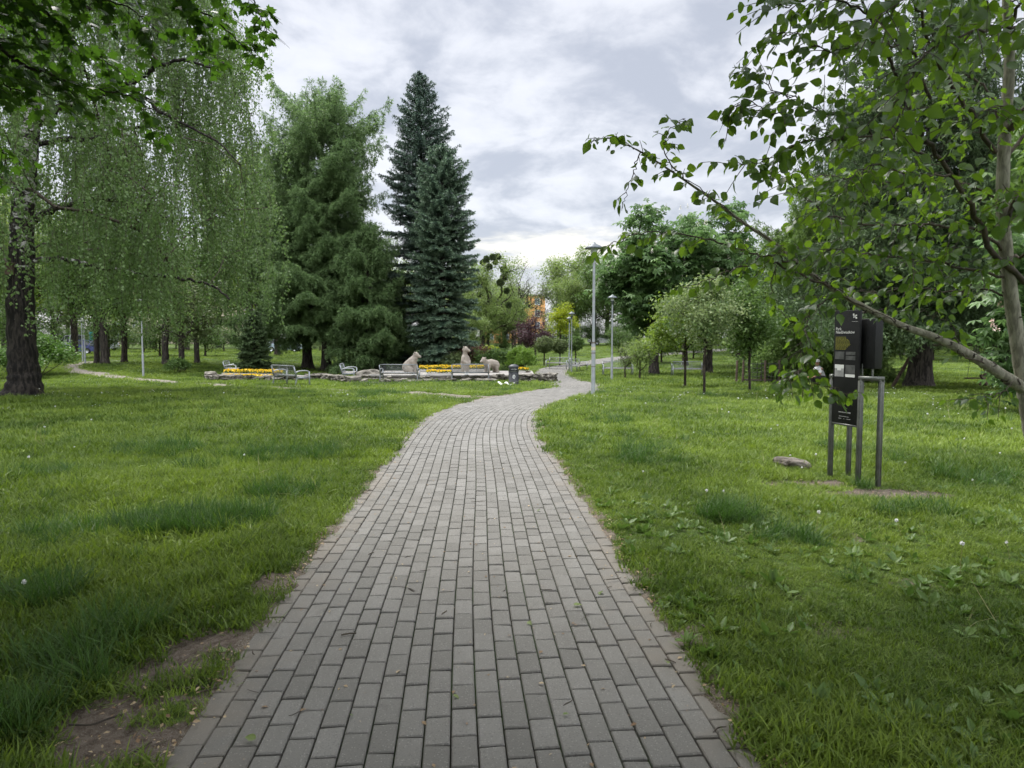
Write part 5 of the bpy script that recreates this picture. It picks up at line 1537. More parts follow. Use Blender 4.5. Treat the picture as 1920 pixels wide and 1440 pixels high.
flower_strip('flower_bed', 'wide band of yellow pansies behind the lone lawn bench', GX(427, 38.6, .12), GX(522, 37.4, .12), .8, .1, .10, 4)
flower_strip('flower_bed', 'lower narrow band of yellow pansies along the left stone wall', GX(424, 36.2, .06), GX(508, 35.3, .06), .5, .06, .06, 5)

def stone_wall(label, pts, h, w=.38, seed=0):
    """irregular flat stones piled along a polyline"""
    r = np.random.default_rng(seed); P = np.array([p[:2] for p in pts]); P = catmull(P, 8)
    s = np.concatenate([[0], np.cumsum(np.linalg.norm(np.diff(P, axis=0), axis=1))])
    mb = MB(); z = -.06
    while z < h:
        t_ = .055 + .07 * r.random(); q = -.05
        while q < s[-1]:
            ln = .22 + .5 * r.random() ** 1.5; c = min(q + ln / 2, s[-1]); x, y = np.interp(c, s, P[:, 0]), np.interp(c, s, P[:, 1])
            c2 = min(c + .1, s[-1]); dx, dy = np.interp(c2, s, P[:, 0]) - np.interp(c2 - .15, s, P[:, 0]), np.interp(c2, s, P[:, 1]) - np.interp(c2 - .15, s, P[:, 1])
            if not (z + t_ > h and r.random() < .35):
                bm = bmesh.new(); bmesh.ops.create_cube(bm, size=1); bmesh.ops.subdivide_edges(bm, edges=bm.edges[:], cuts=1, use_grid_fill=True)
                for v in bm.verts:
                    v.co.x *= ln * .96 * (1 - .12 * abs(v.co.z)); v.co.y *= w * (.75 + .5 * r.random()) * (.9 if abs(v.co.x) > .1 else 1); v.co.z *= t_ * (1.0 + .2 * r.random())
                    v.co += Vector(r.normal(0, .012, 3))
                rz = math.atan2(dy, dx) + r.normal(0, .08)
                bmesh.ops.rotate(bm, cent=(0, 0, 0), matrix=Euler((r.normal(0, .05), r.normal(0, .05), rz)).to_matrix(), verts=bm.verts)
                mb.bm(bm, (x + r.normal(0, .02), y + r.normal(0, .03), tz(x, y) + z + t_ / 2 + r.normal(0, .008)), r.random())
            q += ln
        z += t_
    o = mb.build('stone_wall', M['stone'], None, smooth=False)
    return tag(o, label, 'wall', 'dry stone walls round the flower garden')
stone_wall('low dry stone wall curving round the left yellow flowers', [GX(394, 38.5), GX(400, 35.2), GX(440, 34.2), GX(510, 33.8), GX(570, 34.8), GX(600, 35.3)], .30, .5, 1)
stone_wall('low stone wall sloping from the left flowers to the side on bench', [GX(598, 37.2), GX(618, 34.6), GX(640, 32.8), GX(665, 31.6)], .30, .6, 2)
stone_wall('low stone edging in the grass below the terrace benches', [GX(668, 31.4), GX(715, 31.3), GX(780, 31.5), GX(850, 32.2), GX(918, 33.)], .14, .5, 3)
stone_wall('low stone wall ending at the path bend behind the litter bin', [GX(925, 33.3), GX(965, 33.), GX(1000, 33.1), GX(1020, 33.6), GX(1036, 34.8)], .36, .45, 4)
stone_wall('rough stones along the terrace front behind the benches', [GX(686, 34.0), GX(760, 33.9), GX(850, 34.), GX(925, 34.0)], .24, .35, 5)
mb = MB(); bm = bmesh.new(); bmesh.ops.create_icosphere(bm, subdivisions=3, radius=1)
for v in bm.verts:
    v.co = Vector((v.co.x * .75, v.co.y * .5, v.co.z * .38)) * (.8 + .4 * float(vnoise(v.co.x * 2 + 3, v.co.y * 2 + v.co.z * 3, 3)))
mb.bm(bm, (0, 0, .2)); o = mb.build('boulder', M['stone'], None, smooth=False); o.location = GX(690, 34.6)
tag(o, 'dark boulder heap beside the side on bench', 'rock')
for px, Y, lab in [(775, 33.9, 'small white plaque on the kerb by the seated bear'), (875, 33.95, 'small white plaque on the kerb under the upright bear')]:
    mb = MB(); mb.bbox((0, 0, .05), (.2, .02, .1), .004); mb.bbox((0, .04, .02), (.16, .08, .03), .004)
    o = mb.build('plaque', M['white']); g = on_terrace(px, 34.05); o.location = g + Vector((0, 0, .02)); o.rotation_euler = (-.4, 0, 0); tag(o, lab, 'plaque')

# ------------------------------------------------------------------ litter bin and paper
t = thing('litter_bin', 'black domed litter bin with grey bands beside the path', 'litter bin', GX(963, 28.8), R_(4))
mb = MB(); mb.lathe([(.215, 0), (.225, .0), (.225, .06), (.205, .07), (.205, .58), (.2, .585)], n=28); mb.build('drum', M['blackmatt'], t)
mb = MB()
for z in (.17, .60): mb.lathe([(.206, z), (.216, z + .004), (.216, z + .022), (.206, z + .026)], n=28)
mb.build('band', M['steel'], t)
mb = MB()
mb.lathe([(.2, .585), (.215, .60), (.215, .64)], n=28)
for k in range(4):
    a = k * math.pi / 2 + math.pi / 4; mb.bar((.195 * math.cos(a), .195 * math.sin(a), .62), (.195 * math.cos(a), .195 * math.sin(a), .76), .09, .03)
mb.lathe([(.215, .745), (.222, .75), (.222, .79), (.19, .84), (.12, .88), (.05, .895), (0, .897)], n=28); mb.lathe([(.16, .60), (.16, .75)], n=20); mb.build('hood', M['blackmatt'], t)
def text_mesh(s, size, mat, loc, rot, parent, name='lettering', ext=.001, align='LEFT', line=1.):
    cu = bpy.data.curves.new('t', 'FONT'); cu.body = s; cu.size = size; cu.extrude = ext; cu.align_x = align; cu.space_line = line
    o = bpy.data.objects.new('t', cu); COL.objects.link(o); bpy.context.view_layer.update()
    me = bpy.data.meshes.new_from_object(o.evaluated_get(bpy.context.evaluated_depsgraph_get())); bpy.data.objects.remove(o)
    me.name = name; me.materials.clear(); me.materials.append(mat)
    o = link(name, me, parent); o.location = loc; o.rotation_euler = rot
    return o
text_mesh('LITTER', .07, M['white'], (.0, -.225, .675), (math.pi / 2, 0, 0), t, 'lettering', .002, 'CENTER')
mb = MB()   # pale oval with a dark figure dropping litter
a = np.linspace(0, 6.283, 25)[:-1]; R0 = .207
def onb(x, z, rr): return [rr * math.sin(x / R0), -rr * math.cos(x / R0), z]
V = [onb(.0, .40, R0 + .002)] + [onb(.055 * math.cos(q), .40 + .085 * math.sin(q), R0 + .002) for q in a]
mb.add(np.array(V), np.array([[0, i + 1, (i + 1) % 24 + 1] for i in range(24)]), .5, 0)
for (x0, z0, x1, z1) in [(-.012, .43, .012, .455), (-.012, .36, .014, .425), (-.012, .335, -.003, .36), (.005, .335, .014, .36), (.014, .395, .032, .41), (.028, .345, .042, .375)]:
    mb.add(np.array([onb(x0, z0, R0 + .004), onb(x1, z0, R0 + .004), onb(x1, z1, R0 + .004), onb(x0, z1, R0 + .004)]), np.array([[0, 1, 2, 3]]), .5, 1)
mb.build('emblem', [M['white'], M['blackmatt']], t)
g0 = GX(947, 28.3, .05); mb = MB(); n1_, n2_ = 14, 4
V = [(i / 13 * .75 - .37, (j / 3 - .5) * .34, .07 + .05 * math.sin(i * .9 + j) + .03 * (j == 0)) for i in range(n1_) for j in range(n2_)]
F = [[i * 4 + j, i * 4 + 4 + j, i * 4 + 5 + j, i * 4 + 1 + j] for i in range(13) for j in range(3)]
mb.add(np.array(V), np.array(F)); o = mb.build('paper_sheet', M['paper']); o.location = g0; o.rotation_euler = (.12, .06, R_(-38)); tag(o, 'crumpled white sheet lying in the grass left of the litter bin', 'paper')

# ------------------------------------------------------------------ information sign
A_, B_, C_, D_ = GX(1556, 7.86), GX(1590, 7.92), GX(1608.5, 7.47), GX(1646, 7.36)
sg = thing('information_sign', 'black park information panels on a grooved steel post frame', 'sign', A_, 0)
rel = lambda p: np.array(p) - np.array(A_)
def post(p, ztop, name='post'):
    mb = MB(); q = rel(p)
    mb.bbox((q[0], q[1], ztop / 2 - .04), (.046, .046, ztop + .08), .006)
    for dx, dy in ((-.012, 0), (.012, 0)):
        mb.box((q[0] + dx, q[1] - .0235, ztop / 2), (.006, .003, ztop))
        mb.box((q[0] - .0235, q[1] + dx, ztop / 2), (.003, .006, ztop))
    mb.build(name, M['steel'], sg)
zr = 1.55 + (632 - 712) / 1331 * 7.42
for p, z in ((A_, zr), (B_, zr), (C_, zr), (D_, zr)): post(p, z)
for a_, b_ in ((A_, B_), (C_, D_)):
    mb = MB(); p, q = rel(a_), rel(b_); u = (q - p) / np.linalg.norm(q - p)
    mb.bar(p + [0, 0, zr + .012] - u * .026, q + [0, 0, zr + .012] + u * .026, .05, .046); mb.build('top_rail', M['steel'], sg)
p, q = rel(A_), rel(C_); u = (q - p) / np.linalg.norm(q - p); nrm = np.array([u[1], -u[0], 0]); nrm = nrm if nrm[1] < 0 else -nrm
if nrm[0] > 0: nrm = -nrm
zb, ztp = 1.55 + (632 - 795) / 1331 * 7.65, 1.55 + (632 - 582) / 1331 * 7.6
Wd = np.linalg.norm(q - p) - .05; Hh = ztp - zb
ang = math.atan2(u[1], u[0]); mid_ = (p + q) / 2 + nrm * .004
mb = MB(); mb.bbox(mid_ + [0, 0, (zb + ztp) / 2], (Wd, .03, Hh), .003, ang); mb.build('text_panel', M['black'], sg)
mb = MB(); mb.bar(p + u * .02 + [0, 0, zb - .012], q - u * .02 + [0, 0, zb - .012], .04, .02); mb.build('bottom_rail', M['steel'], sg)
fo = mid_ + nrm * .0165
def pp(a, b): return fo + u * (a - .5) * Wd + np.array([0, 0, zb + (1 - b) * Hh])
def patch(mb, a0, b0, a1, b1, mi=0, off=.0012):
    V = np.array([pp(a0, b1), pp(a1, b1), pp(a1, b0), pp(a0, b0)]) + nrm * off
    mb.add(V, np.array([[0, 1, 2, 3]]), .5, mi)
rt = (math.pi / 2, 0, ang)
text_mesh('Park\nNiedźwiadków', .044, M['white'], Vector(pp(.07, .172) + nrm * .0015), rt, sg, 'title', .0006, line=.85)
mb = MB()
r = np.random.default_rng(3)
for k, wl in enumerate([.42, .44, .48, .52, .55, .58, .58, .55, .50, .44, .40]):
    a = .07
    while a < .07 + wl:
        w_ = min(.03 + .07 * r.random(), .07 + wl - a + .02); patch(mb, a, .232 + k * .0107, a + w_, .232 + k * .0107 + .0040); a += w_ + .016
mb.build('paragraph', M['yellowprint'], sg)
mb = MB(); patch(mb, .08, .035, .125, .075); patch(mb, .135, .035, .18, .075); mb.build('logo', M['yellowprint'], sg)
mb = MB()
for (a, b, s1, s2) in [(.74, .03, .05, .018), (.80, .045, .035, .02), (.75, .055, .03, .012), (.845, .04, .05, .012), (.84, .06, .06, .014)]: patch(mb, a, b, a + s1, b + s2)
patch(mb, .7, .098, .93, .0995)
mb.build('logo', M['white'], sg)
for a0, a1, b0, b1, ms in [(.07, .44, .362, .43, 'grey2'), (.50, .88, .362, .39, 'grey2'), (.50, .88, .398, .435, 'grey2'), (.07, .44, .478, .585, 'grey1'), (.50, .88, .478, .585, 'grey2')]:
    mb = MB(); patch(mb, a0, b0, a1, b1); mb.build('picture', M[ms], sg)
mb = MB(); patch(mb, .07, .478, .44, .512, 0, .0022); patch(mb, .17, .512, .33, .53, 0, .0022); patch(mb, .50, .56, .88, .585, 0, .0022); mb.build('picture_sky', M['white'], sg)
mb = MB()
a = .28
while a < .74: w_ = .02 + .03 * r.random(); patch(mb, a, .895, a + w_, .904); a += w_ + .008
for b, a0, a1 in ((.935, .3, .7), (.955, .28, .40), (.955, .48, .52), (.955, .6, .76)): patch(mb, a0, b, a1, b + .004)
mb.build('small_print', M['grey1'], sg)
# the second panel, seen from behind, on two stubs over the front rail
c2 = (rel(C_) + rel(D_)) / 2 + np.array([-.012, .14, 0]); zb2, zt2 = 1.55 + (632 - 691) / 1331 * 7.5, 1.55 + (632 - 598) / 1331 * 7.5
mb = MB(); mb.bbox(c2 + [0.02, 0, (zb2 + zt2) / 2], (.30, .115, zt2 - zb2), .004, ang + .12); mb.build('back_panel', M['black'], sg)
for dx in (-.05, .035):
    mb = MB(); mb.bbox(np.array([(rel(C_)[0] + rel(D_)[0]) / 2 + dx * .8, rel(C_)[1] - .02 + (.08 if dx < 0 else 0), (zr + zb2) / 2 + .01]), (.018, .018, zb2 - zr + .08), .003); mb.build('stub_post', M['steel'], sg)

# flat rock beside the sign
bm = bmesh.new(); bmesh.ops.create_icosphere(bm, subdivisions=4, radius=1)
for v in bm.verts:
    c = v.co; k = .82 + .36 * float(vnoise(c.x * 1.7 + 5, c.y * 1.7 + c.z, 2)) + .10 * float(vnoise(c.x * 6, c.y * 6 + c.z * 5, 8))
    z = max(-.7, min(.52 + .16 * float(vnoise(c.x * 4, c.y * 4, 6)), c.z))
    v.co = Vector((c.x * .215 * k, c.y * .16 * k, z * .085 * (1.1 if c.x > 0 else .9)))
mb = MB(); mb.bm(bm); o = mb.build('flat_rock', M['rock'], None, smooth=False); o.location = GX(1482, 8.35, .055); o.rotation_euler = (0, R_(7), R_(-12)); tag(o, 'flat pale rock lying in the grass beside the information sign', 'rock')

# ------------------------------------------------------------------ playground pieces and the person
t = thing('climbing_net', 'climbing net with rope grid between reddish timber posts', 'climbing frame', GX(1392, 30.5), R_(8))
xs = [0, .95, 1.75]
for k, (x, y, lean) in enumerate([(0, 0, .05), (.92, -.2, 0), (1.12, .5, -.03), (1.72, .1, 0), (-.02, .55, .03)]):
    mb = MB(); mb.tube([(x, y, -.05), (x + lean, y, 1.05 if k else 1.25)], [.05, .045], 10); mb.build('post', M['timber'], t)
mb = MB()
for z in np.linspace(.2, .92, 5): mb.tube(catmull([(0.02, 0, z + .05), (.5, -.12, z - .03), (.92, -.2, z), (1.35, -.05, z - .04), (1.72, .1, z)], 4), .011, 5)
for q in np.linspace(.06, 1.66, 10): mb.tube([(q, -.2 * min(q / .92, 1) + .3 * max(0, q - .92) / .8, .17), (q, -.2 * min(q / .92, 1) + .3 * max(0, q - .92) / .8, .95)], .010, 5)
mb.build('net', M['rope'], t)
mb = MB(); mb.bar((0, 0, .22), (1.72, .1, .18), .05, .06); mb.build('beam', M['timber'], t)
t = thing('swing_frame', 'leaning timber swing frame legs behind the white limb', 'swing', GX(1842, 25.6), R_(10))
for nm, a, b2 in [('leg', (-.14, 0, -.03), (.62, .1, 1.55)), ('leg', (.20, -.1, -.03), (-.06, .05, .5)), ('leg', (-3.4, .4, -.03), (-2.5, .3, 1.55)), ('leg', (-1.9, .2, -.03), (-2.5, .3, 1.55))]:
    mb = MB(); mb.tube([a, b2], [.06, .055], 10); mb.build(nm, M['timber'], t)
mb = MB(); mb.tube([(-2.55, .3, 1.58), (.66, .1, 1.58)], .055, 10); mb.build('crossbar', M['timber'], t)
mb = MB(); mb.bbox((-.05, .35, .36), (.62, .2, .04), .01); mb.build('seat', M['timber'], t)
mb = MB()
for x in (-.32, .22): mb.tube([(x, .35, .38), (x, .22, 1.55)], .008, 5)
mb.build('chain', M['rope'], t)

t = thing('person', 'person in a white top and pale hat crouching behind the hanging leaves', 'person', GX(1539, 27.0), R_(200))
hands = []
body = [('c', [(0, 0, .42), (.05, 0, .55), (.16, 0, .72)], [.14, .13, .12]), ('c', [(.16, 0, .74), (.20, 0, .84)], [.055, .05]), ('e', (.22, 0, .93), (.095, .075, .115)), ('e', (.315, 0, .92), (.02, .014, .02)), ('e', (.22, .078, .92), (.016, .01, .028)), ('e', (.22, -.078, .92), (.016, .01, .028))]
for s in (-1, 1):
    body += [('c', [(-.02, s * .09, .38), (.34, s * .13, .40), (.10, s * .12, .10)], [.09, .07, .045]), ('c', [(.10, s * .12, .06), (.24, s * .13, .03)], [.045, .035]),
             ('c', [(.15, s * .17, .72), (.24, s * .2, .52), (.42, s * .12, .44)], [.055, .042, .03]), ('e', (.46, s * .11, .43), (.045, .035, .018))]
    for f_ in range(4): body.append(('c', [(.49, s * (.085 + f_ * .017), .43), (.53, s * (.085 + f_ * .016), .41), (.54 - .004 * abs(f_ - 1), s * (.085 + f_ * .016), .385)], [.008, .008, .007]))
    body.append(('c', [(.46, s * .075, .43), (.49, s * .062, .415)], [.009, .008]))
blob('body', body, M['skin'], t, .0085, 3)
sh = [('c', [(-.01, 0, .42), (.05, 0, .56), (.155, 0, .71)], [.155, .15, .14])]
for s in (-1, 1): sh.append(('c', [(.14, s * .14, .72), (.20, s * .19, .60)], [.075, .062]))
blob('shirt', sh, M['shirt'], t, .014, 3)
tr_ = [('e', (-.03, 0, .36), (.16, .17, .12))]
for s in (-1, 1): tr_.append(('c', [(-.02, s * .09, .38), (.34, s * .13, .40), (.12, s * .12, .14)], [.105, .085, .062]))
blob('trousers', tr_, M['trouser'], t, .014, 3)
mb = MB(); mb.lathe([(.17, .985), (.175, .99), (.115, 1.0), (.108, 1.05), (.07, 1.085), (0, 1.09)], (.22, 0, 0), 20); mb.build('hat', M['hat'], t)

# ------------------------------------------------------------------ cars, banners, building
def car(label, px, Y, deg, col, van=False):
    t = thing('parked_car', label, 'van' if van else 'car', GX(px, Y), R_(deg), 'parked cars beyond the lawn')
    pm = pmat('car_paint', col, .25, .1, spec=.6)
    st = [(-2.1, .45, .72, .74, .70), (-2.02, .3, .82, .86, .74), (-1.5, .27, .9, 1.36, .80), (-.9, .26, .92, 1.46, .82), (.2, .26, .92, 1.46, .82), (.95, .26, .9, .98, .80), (1.75, .28, .8, .86, .76), (2.1, .38, .62, .66, .66)] if not van else \
         [(-2.4, .45, .95, 1.0, .8), (-2.36, .3, 1.0, 1.85, .86), (-1.6, .27, 1.0, 1.95, .88), (.4, .26, 1.0, 1.95, .88), (1.1, .26, 1.0, 1.86, .88), (1.75, .27, 1.0, 1.1, .86), (2.3, .3, .8, .88, .8), (2.42, .42, .62, .66, .7)]
    V, F = [], []
    for x, z0, zb_, zr_, hw in st:
        rf = hw * (.78 if zr_ - zb_ > .2 else .95)
        V += [(x, -hw, z0), (x, -hw, zb_), (x, -rf, zr_), (x, rf, zr_), (x, hw, zb_), (x, hw, z0)]
    for i in range(len(st) - 1):
        for j in range(6):
            F.append([i * 6 + j, i * 6 + 6 + j, i * 6 + 6 + (j + 1) % 6, i * 6 + (j + 1) % 6])
    mb = MB(); mb.add(np.array(V), np.array(F)); mb.add(np.array(V[:6]), np.array([[0, 1, 2, 3, 4, 5]])); mb.add(np.array(V[-6:]), np.array([[5, 4, 3, 2, 1, 0]]))
    mb.build('body', pm, t, smooth=False)
    for i, j in ((1, 2), (2, 3), (3, 4), (4, 5)):
        for s in (1, 4):
            q = [np.array(V[i * 6 + s]), np.array(V[j * 6 + s]), np.array(V[j * 6 + (2 if s == 1 else 3)]), np.array(V[i * 6 + (2 if s == 1 else 3)])]
            c = sum(q) / 4; q = [c + (p - c) * .84 for p in q]; off = np.array([0, -.012 if s == 1 else .012, .004])
            mb = MB(); mb.add(np.array(q) + off, np.array([[0, 1, 2, 3]])); mb.build('side_window', M['carglass'], t)
    for i, j, nm in ((4, 5, 'windscreen'), (1, 2, 'rear_window')):
        q = [np.array(V[i * 6 + 2]), np.array(V[j * 6 + 2]), np.array(V[j * 6 + 3]), np.array(V[i * 6 + 3])]
        c = sum(q) / 4; mb = MB(); mb.add(np.array([c + (p - c) * .88 for p in q]) + [0.012 if nm == 'windscreen' else -.012, 0, .012], np.array([[0, 1, 2, 3]])); mb.build(nm, M['carglass'], t)
    for x in (-1.3, 1.32):
        for s in (-1, 1):
            o = thing('wheel', None, None, (x, s * .76, .31)); o.parent = t; o.rotation_euler = (math.pi / 2, 0, 0)
            mb = MB(); mb.lathe([(.2, -.1), (.3, -.1), (.315, -.07), (.315, .07), (.3, .1), (.2, .1)], n=20); mb.build('tyre', M['tyre'], o)
            mb = MB(); mb.lathe([(0, -.09), (.2, -.08), (.21, -.1)], n=14); mb.lathe([(0, .09), (.2, .08), (.21, .1)], n=14); mb.build('rim', M['chrome'], o)
    for s in (-1, 1):
        mb = MB(); mb.bbox((2.05 if not van else 2.36, s * .5, .58), (.1, .24, .12), .02); mb.build('headlight', M['lens'], t)
        mb = MB(); mb.bbox((-2.08 if not van else -2.39, s * .55, .66), (.06, .2, .14), .02); mb.build('tail_light', M['red'], t)
    return t
M['red'] = pmat('tail_light_red', (.3, .02, .015), .3)
car('white van parked behind the dirt path lamps', 146, 86, 170, (.6, .62, .65), True)
car('dark blue car parked in front of the white van', 150, 74, 178, (.03, .04, .16))
car('pale grey car parked beside the teal banners', 188, 88, 180, (.45, .47, .5))
car('pale blue car half hidden under the larch branches', 534, 82, 2, (.40, .48, .56))
car('white car at the end of the path under the chestnut', 1131, 98, 200, (.68, .69, .72))
car('white car far beyond the hedge near the spruce', 846, 92, 5, (.6, .62, .65))
for px, Y, lab in [(138, 78, 'teal banner on a pole behind the white van'), (168.5, 76, 'teal banner on a pole right of the lamp pair')]:
    t = thing('banner', lab, 'banner', GX(px, Y)); mb = MB(); mb.tube([(0, 0, 0), (0, 0, 2.4)], .03, 8); mb.build('pole', M['lampgrey'], t)
    mb = MB(); mb.bbox((.24, 0, 1.35), (.42, .02, 1.9), .006); mb.build('cloth', M['teal'], t)

def building(label, px0, px1, Y, zb, ztop, mat, dep=12, rows=3, cw=3.2, group=None):
    a, b2 = GX(px0, Y), GX(px1, Y); Wb = b2.x - a.x; H = ztop - zb
    t = thing('apartment_building', label, 'building', ((a.x + b2.x) / 2, Y, zb))
    mb = MB(); mb.bbox((0, dep / 2, H / 2), (Wb, dep, H), .05); mb.build('wall', mat, t)
    mb = MB(); mb.bbox((0, dep / 2, H + .2), (Wb + .7, dep + .7, .35), .05); mb.build('roof', M['roof'], t)
    n = max(1, int(Wb / cw)); st = H / rows
    for i in range(rows):
        for k in range(n):
            x = -Wb / 2 + (k + .5) * Wb / n; z = i * st + st * .55
            f = MB()
            for c, s in (((x - .55, -.03, z), (.1, .12, 1.5)), ((x + .55, -.03, z), (.1, .12, 1.5)), ((x, -.03, z + .7), (1., .12, .1)), ((x, -.03, z - .7), (1., .12, .1)), ((x, -.03, z), (.06, .1, 1.3))): f.box(c, s)
            fo = f.build('window', M['white'], t, smooth=False); g = MB(); g.box((x, -.012, z), (1., .05, 1.32)); g.build('pane', M['pane'], fo, smooth=False)
    return t
z0_ = tz(GX(1000, 158).x, 158)
building('orange apartment block showing between the far trees', 906, 1022, 158, z0_, 1.55 + 76 / 1331 * 158, M['orange'], 12, 4)
building('pale apartment block with reddish walls behind the left trees', 180, 420, 150, tz(-90, 150), 11., M['cream'], 12, 4)
# ------------------------------------------------------------------ everything that grows low
for o_ in (A_, B_, C_, D_): KEEPOUT.append((o_[0], o_[1], .05))
g = GX(1482, 8.35); KEEPOUT.append((g.x, g.y, .2))
KEEPOUT.append((on_terrace(840, 36).x, 36.4, 2.2)); KEEPOUT.append((on_terrace(745, 36).x, 36.4, 2.0)); KEEPOUT.append((on_terrace(930, 36).x, 36.4, 2.0))
bt = W(43, 741, 19.5); KEEPOUT.append((bt.x, bt.y, .42))
P = np.concatenate([field(.9, 5.2, 420, seed=1), field(5.2, 10, 220, seed=2)])
scatter('grass', P, near, .7, 1.25, .2, 1, mul=.62 + .75 * vnoise(P[:, 0] * 1.1, P[:, 1] * 1.1, 71) + .25 * (P[:, 0] < -1.6) - .18 * (P[:, 0] > .6) * (P[:, 1] < 5.5))
scatter('grass', np.concatenate([field(9, 17, 60, seed=3), field(17, 26, 26, seed=4)]), mid, .75, 1.35, .12, 2)
scatter('grass', np.concatenate([field(25, 46, 6.5, seed=6, k=.86), field(46, 95, 1.6, seed=7, k=.9)]), farc, .7, 1.25, .1, 3)

# darker taller tufts
r = np.random.default_rng(12); T = []
for px, py, rad, n in [(545, 862, .75, 120), (470, 858, .5, 60), (300, 850, .7, 90), (350, 985, .62, 150), (430, 990, .4, 60), (290, 1000, .35, 45), (535, 930, .4, 55), (380, 885, .3, 25), (130, 1240, .3, 30), (210, 1260, .2, 16), (1370, 975, .32, 55), (1215, 852, .5, 40), (1150, 792, .5, 40), (1210, 872, .5, 35),
                       (738, 790, .5, 50), (672, 770, .5, 42), (712, 742, .8, 50), (745, 740, .7, 40), (565, 742, .5, 30), (700, 748, .5, 30), (1115, 742, .5, 40), (1150, 716, .7, 26), (1330, 745, .5, 20), (1410, 738, .4, 28), (1320, 742, .3, 14), (1565, 850, .3, 25), (1630, 915, .25, 22), (1500, 905, .2, 8),
                       (60, 900, .5, 40), (150, 1010, .5, 40), (60, 1120, .35, 40), (30, 1350, .25, 25), (240, 1180, .25, 20), (1490, 1020, .3, 18), (1700, 960, .5, 24), (1820, 900, .6, 30), (545, 1120, .15, 10), (960, 735, .6, 22), (1030, 716, .8, 26), (860, 720, 2.2, 110), (780, 721, 1.6, 80), (700, 722, 1.9, 100), (620, 716, 1.4, 60), (560, 706, 2., 80), (440, 707, 1.8, 90), (1000, 716, 1.5, 80)]:
    rad *= .72; c = G(px, py); a = r.random(n) * 6.283; q = np.sqrt(r.random(n)) * rad
    X, Y = c.x + q * np.cos(a) * 1.15, c.y + q * np.sin(a); b_, dp = bare(X, Y); k = (b_ < .5) & (dp > HW + .08)
    T.append(np.stack([X, Y, terr(X, Y) + bump(X, Y) * .8], 1)[k])
rg = field(3, 17, 1.2, seed=21); rg = rg[vnoise(rg[:, 0] * .9, rg[:, 1] * .9, 31) > .52]
scatter('grass_tufts', np.concatenate(T + [rg]), tuftc, .5, 1.2, .25, 4)

# broad-leaved weeds, thick in the shade at lower right
w1 = field(1.5, 6.5, 52, seed=22); w1 = w1[(w1[:, 0] > .6) & (vnoise(w1[:, 0] * 1.6, w1[:, 1] * 1.6, 33) > .36)]
w2 = field(1.5, 14, 7.0, seed=23); w2 = w2[vnoise(w2[:, 0] * 1.2, w2[:, 1] * 1.2, 35) > .5]
scatter('weeds', np.concatenate([w1, w2]), weedc, .25, .85, .35, 5)
s1 = field(7, 24, .3, seed=24); s1 = s1[(s1[:, 0] > 1.5) & (vnoise(s1[:, 0] * .35, s1[:, 1] * .35, 41) > .42)]
s2 = field(4, 20, .12, seed=25)
s3 = np.array([list(G(px, py)) for px, py in [(1800, 1080), (1895, 1060), (1830, 925), (1740, 800), (1480, 870), (140, 850), (1690, 1010), (1530, 1000)]])
scatter('dandelion_clocks', np.concatenate([s1, s2, s3]), seedc, .5, .9, .12, 6)
q_ = field(2.2, 22, 1.6, seed=29); q_ = q_[vnoise(q_[:, 0] * .7, q_[:, 1] * .7, 47) > .5 - .12 * (q_[:, 0] > 2)]
scatter('dry_grass', q_, dryc, .5, 1.2, .35, 9)
d1 = field(14, 46, .8, seed=26, k=.85); d1 = d1[vnoise(d1[:, 0] * .3, d1[:, 1] * .3, 43) > .56]
scatter('daisies', d1, daisyc, .45, .8, .1, 7)
tuftpath = field(1.5, 20, 60, seed=28, keep=2.)
b_, dp = bare(tuftpath[:, 0], tuftpath[:, 1]); tuftpath = tuftpath[(dp < HW + .34) & (vnoise(tuftpath[:, 0] * 4, tuftpath[:, 1] * 4, 51) > .6)]
scatter('edge_grass', tuftpath, near, .45, .9, .2, 8)

# litter of dead leaves, bud scales and twigs along the edges and on the pavers
r = np.random.default_rng(99); mb = MB(); n = 3600
s_ = 1 + 15 * r.random(n) ** 1.5; sd_ = np.where(r.random(n) < .5, -1, 1)
t_ = sd_ * (HW + np.abs(r.normal(.04, .11, n)) - .03); k = vnoise(s_ * 1.7 + sd_ * 50, s_ * 0, 61) > .42
s_, t_ = s_[k], t_[k]
x, y = onpath(s_, t_); Pl = [np.stack([x, y, terr(x, y) + .024 + .006 * r.random(len(x))], 1)]
n = 520; s_ = .8 + 12 * r.random(n); x, y = onpath(s_, (r.random(n) * 2 - 1) * HW * .97); Pl.append(np.stack([x, y, terr(x, y) + .0125], 1))
for g, rx, ry, w in PATCH[:7]:
    n = 60; x, y = g.x + r.normal(0, rx * .6, n), g.y + r.normal(0, ry * .6, n); Pl.append(np.stack([x, y, terr(x, y) + bump(x, y) + .016], 1))
Pl = np.concatenate(Pl); n = len(Pl); D = unit(n, r); D[:, 2] *= .2; N = unit(n, r) * .35 + [0, 0, 1]
mb.leaves(OVAL, Pl, D, N, .008 + .026 * r.random(n) ** 2, r.random(n))
tag(mb.build('fallen_leaves', M['deadleaf']), kind='stuff')
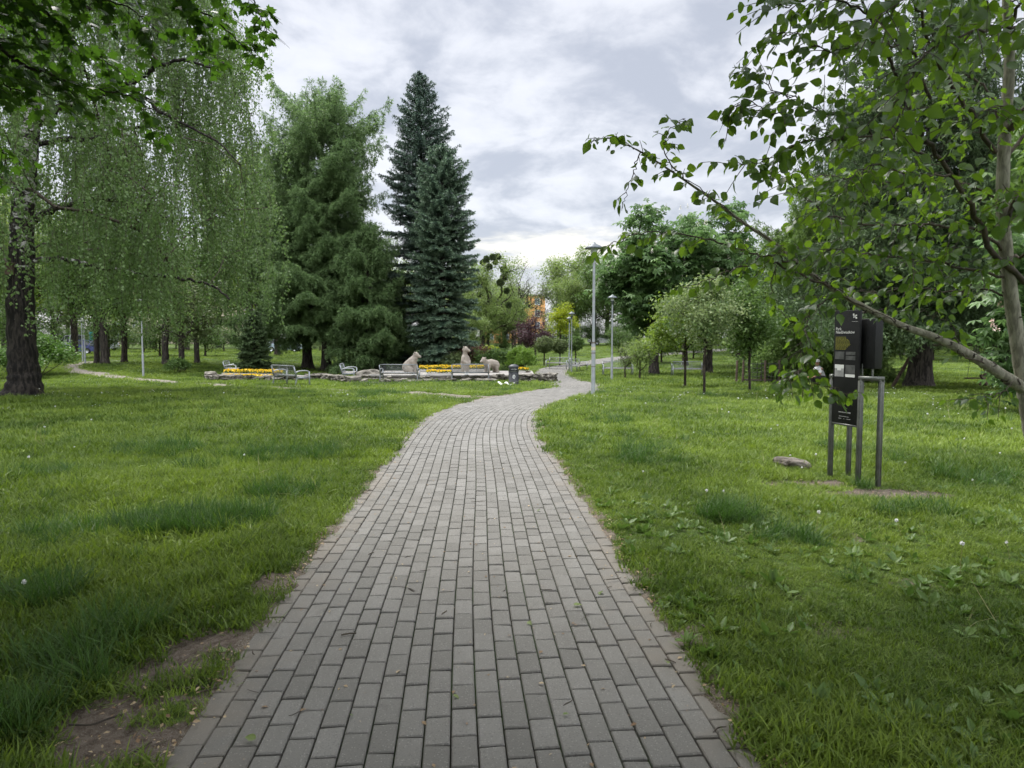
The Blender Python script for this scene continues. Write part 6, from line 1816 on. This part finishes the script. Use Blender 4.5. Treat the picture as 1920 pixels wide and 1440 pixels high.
mb = MB(); yl = [(405, 1228, 1.2), (1128, 1116, .9), (1075, 1142, 1.), (990, 1172, .7), (365, 1088, 1.3), (430, 1045, 1.0), (1390, 1295, 1.0), (1010, 962, .8), (850, 1312, .6), (655, 1350, .4), (1055, 1350, .5), (345, 1145, 1.1), (480, 1400, .9), (1250, 1250, .8)]
Pl = np.array([G(a, b) for a, b, _ in yl]) + [0, 0, .02]; n = len(Pl); D = unit(n, r); D[:, 2] *= .15
mb.leaves(OVATE, Pl, D, unit(n, r) * .4 + [0, 0, 1], .05 * np.array([q for _, _, q in yl]), r.random(n))
tag(mb.build('fallen_green_leaves', L['pale']), kind='stuff')
mb = MB()
for k in range(95):
    if k < 45:
        s0 = .9 + 8 * r.random() ** 1.4; x, y = onpath(s0, np.where(r.random() < .5, -1, 1) * (HW + r.normal(.02, .12))); x, y = float(x), float(y); z = tz(x, y) + .025
    else:
        s0 = .9 + 9 * r.random(); x, y = onpath(s0, (r.random() * 2 - 1) * HW * .95); x, y = float(x), float(y); z = tz(x, y) + .014
    ln = (.03 + .05 * r.random()) * (1.9 if r.random() < .18 else 1); a = r.random() * 6.28; u = np.array([math.cos(a), math.sin(a), 0])
    q = [np.array([x, y, z]) + u * ln * e + np.array([-u[1], u[0], 0]) * .12 * ln * math.sin(e * 4 + k) for e in np.linspace(-.5, .5, 5)]
    mb.tube(q, np.array([.6, 1, 1, .9, .5]) * (.0013 + .0022 * r.random()), 5)
for pts in [[(330, 1300), (352, 1302), (372, 1296)], [(372, 1285), (380, 1300), (388, 1302)], [(370, 1310), (390, 1305), (408, 1298)], [(225, 1438), (255, 1420), (285, 1405)], [(130, 1370), (170, 1368), (200, 1362), (230, 1352)], [(1310, 1175), (1328, 1190), (1335, 1215), (1345, 1235)], [(640, 1200), (655, 1196), (668, 1195)]]:
    q = np.array([G(*p) for p in pts]) + [0, 0, .02]; mb.tube(catmull(q, 4), .004, 6)
tag(mb.build('fallen_twigs', M['twig']), kind='stuff')
print('objects', len(bpy.data.objects))
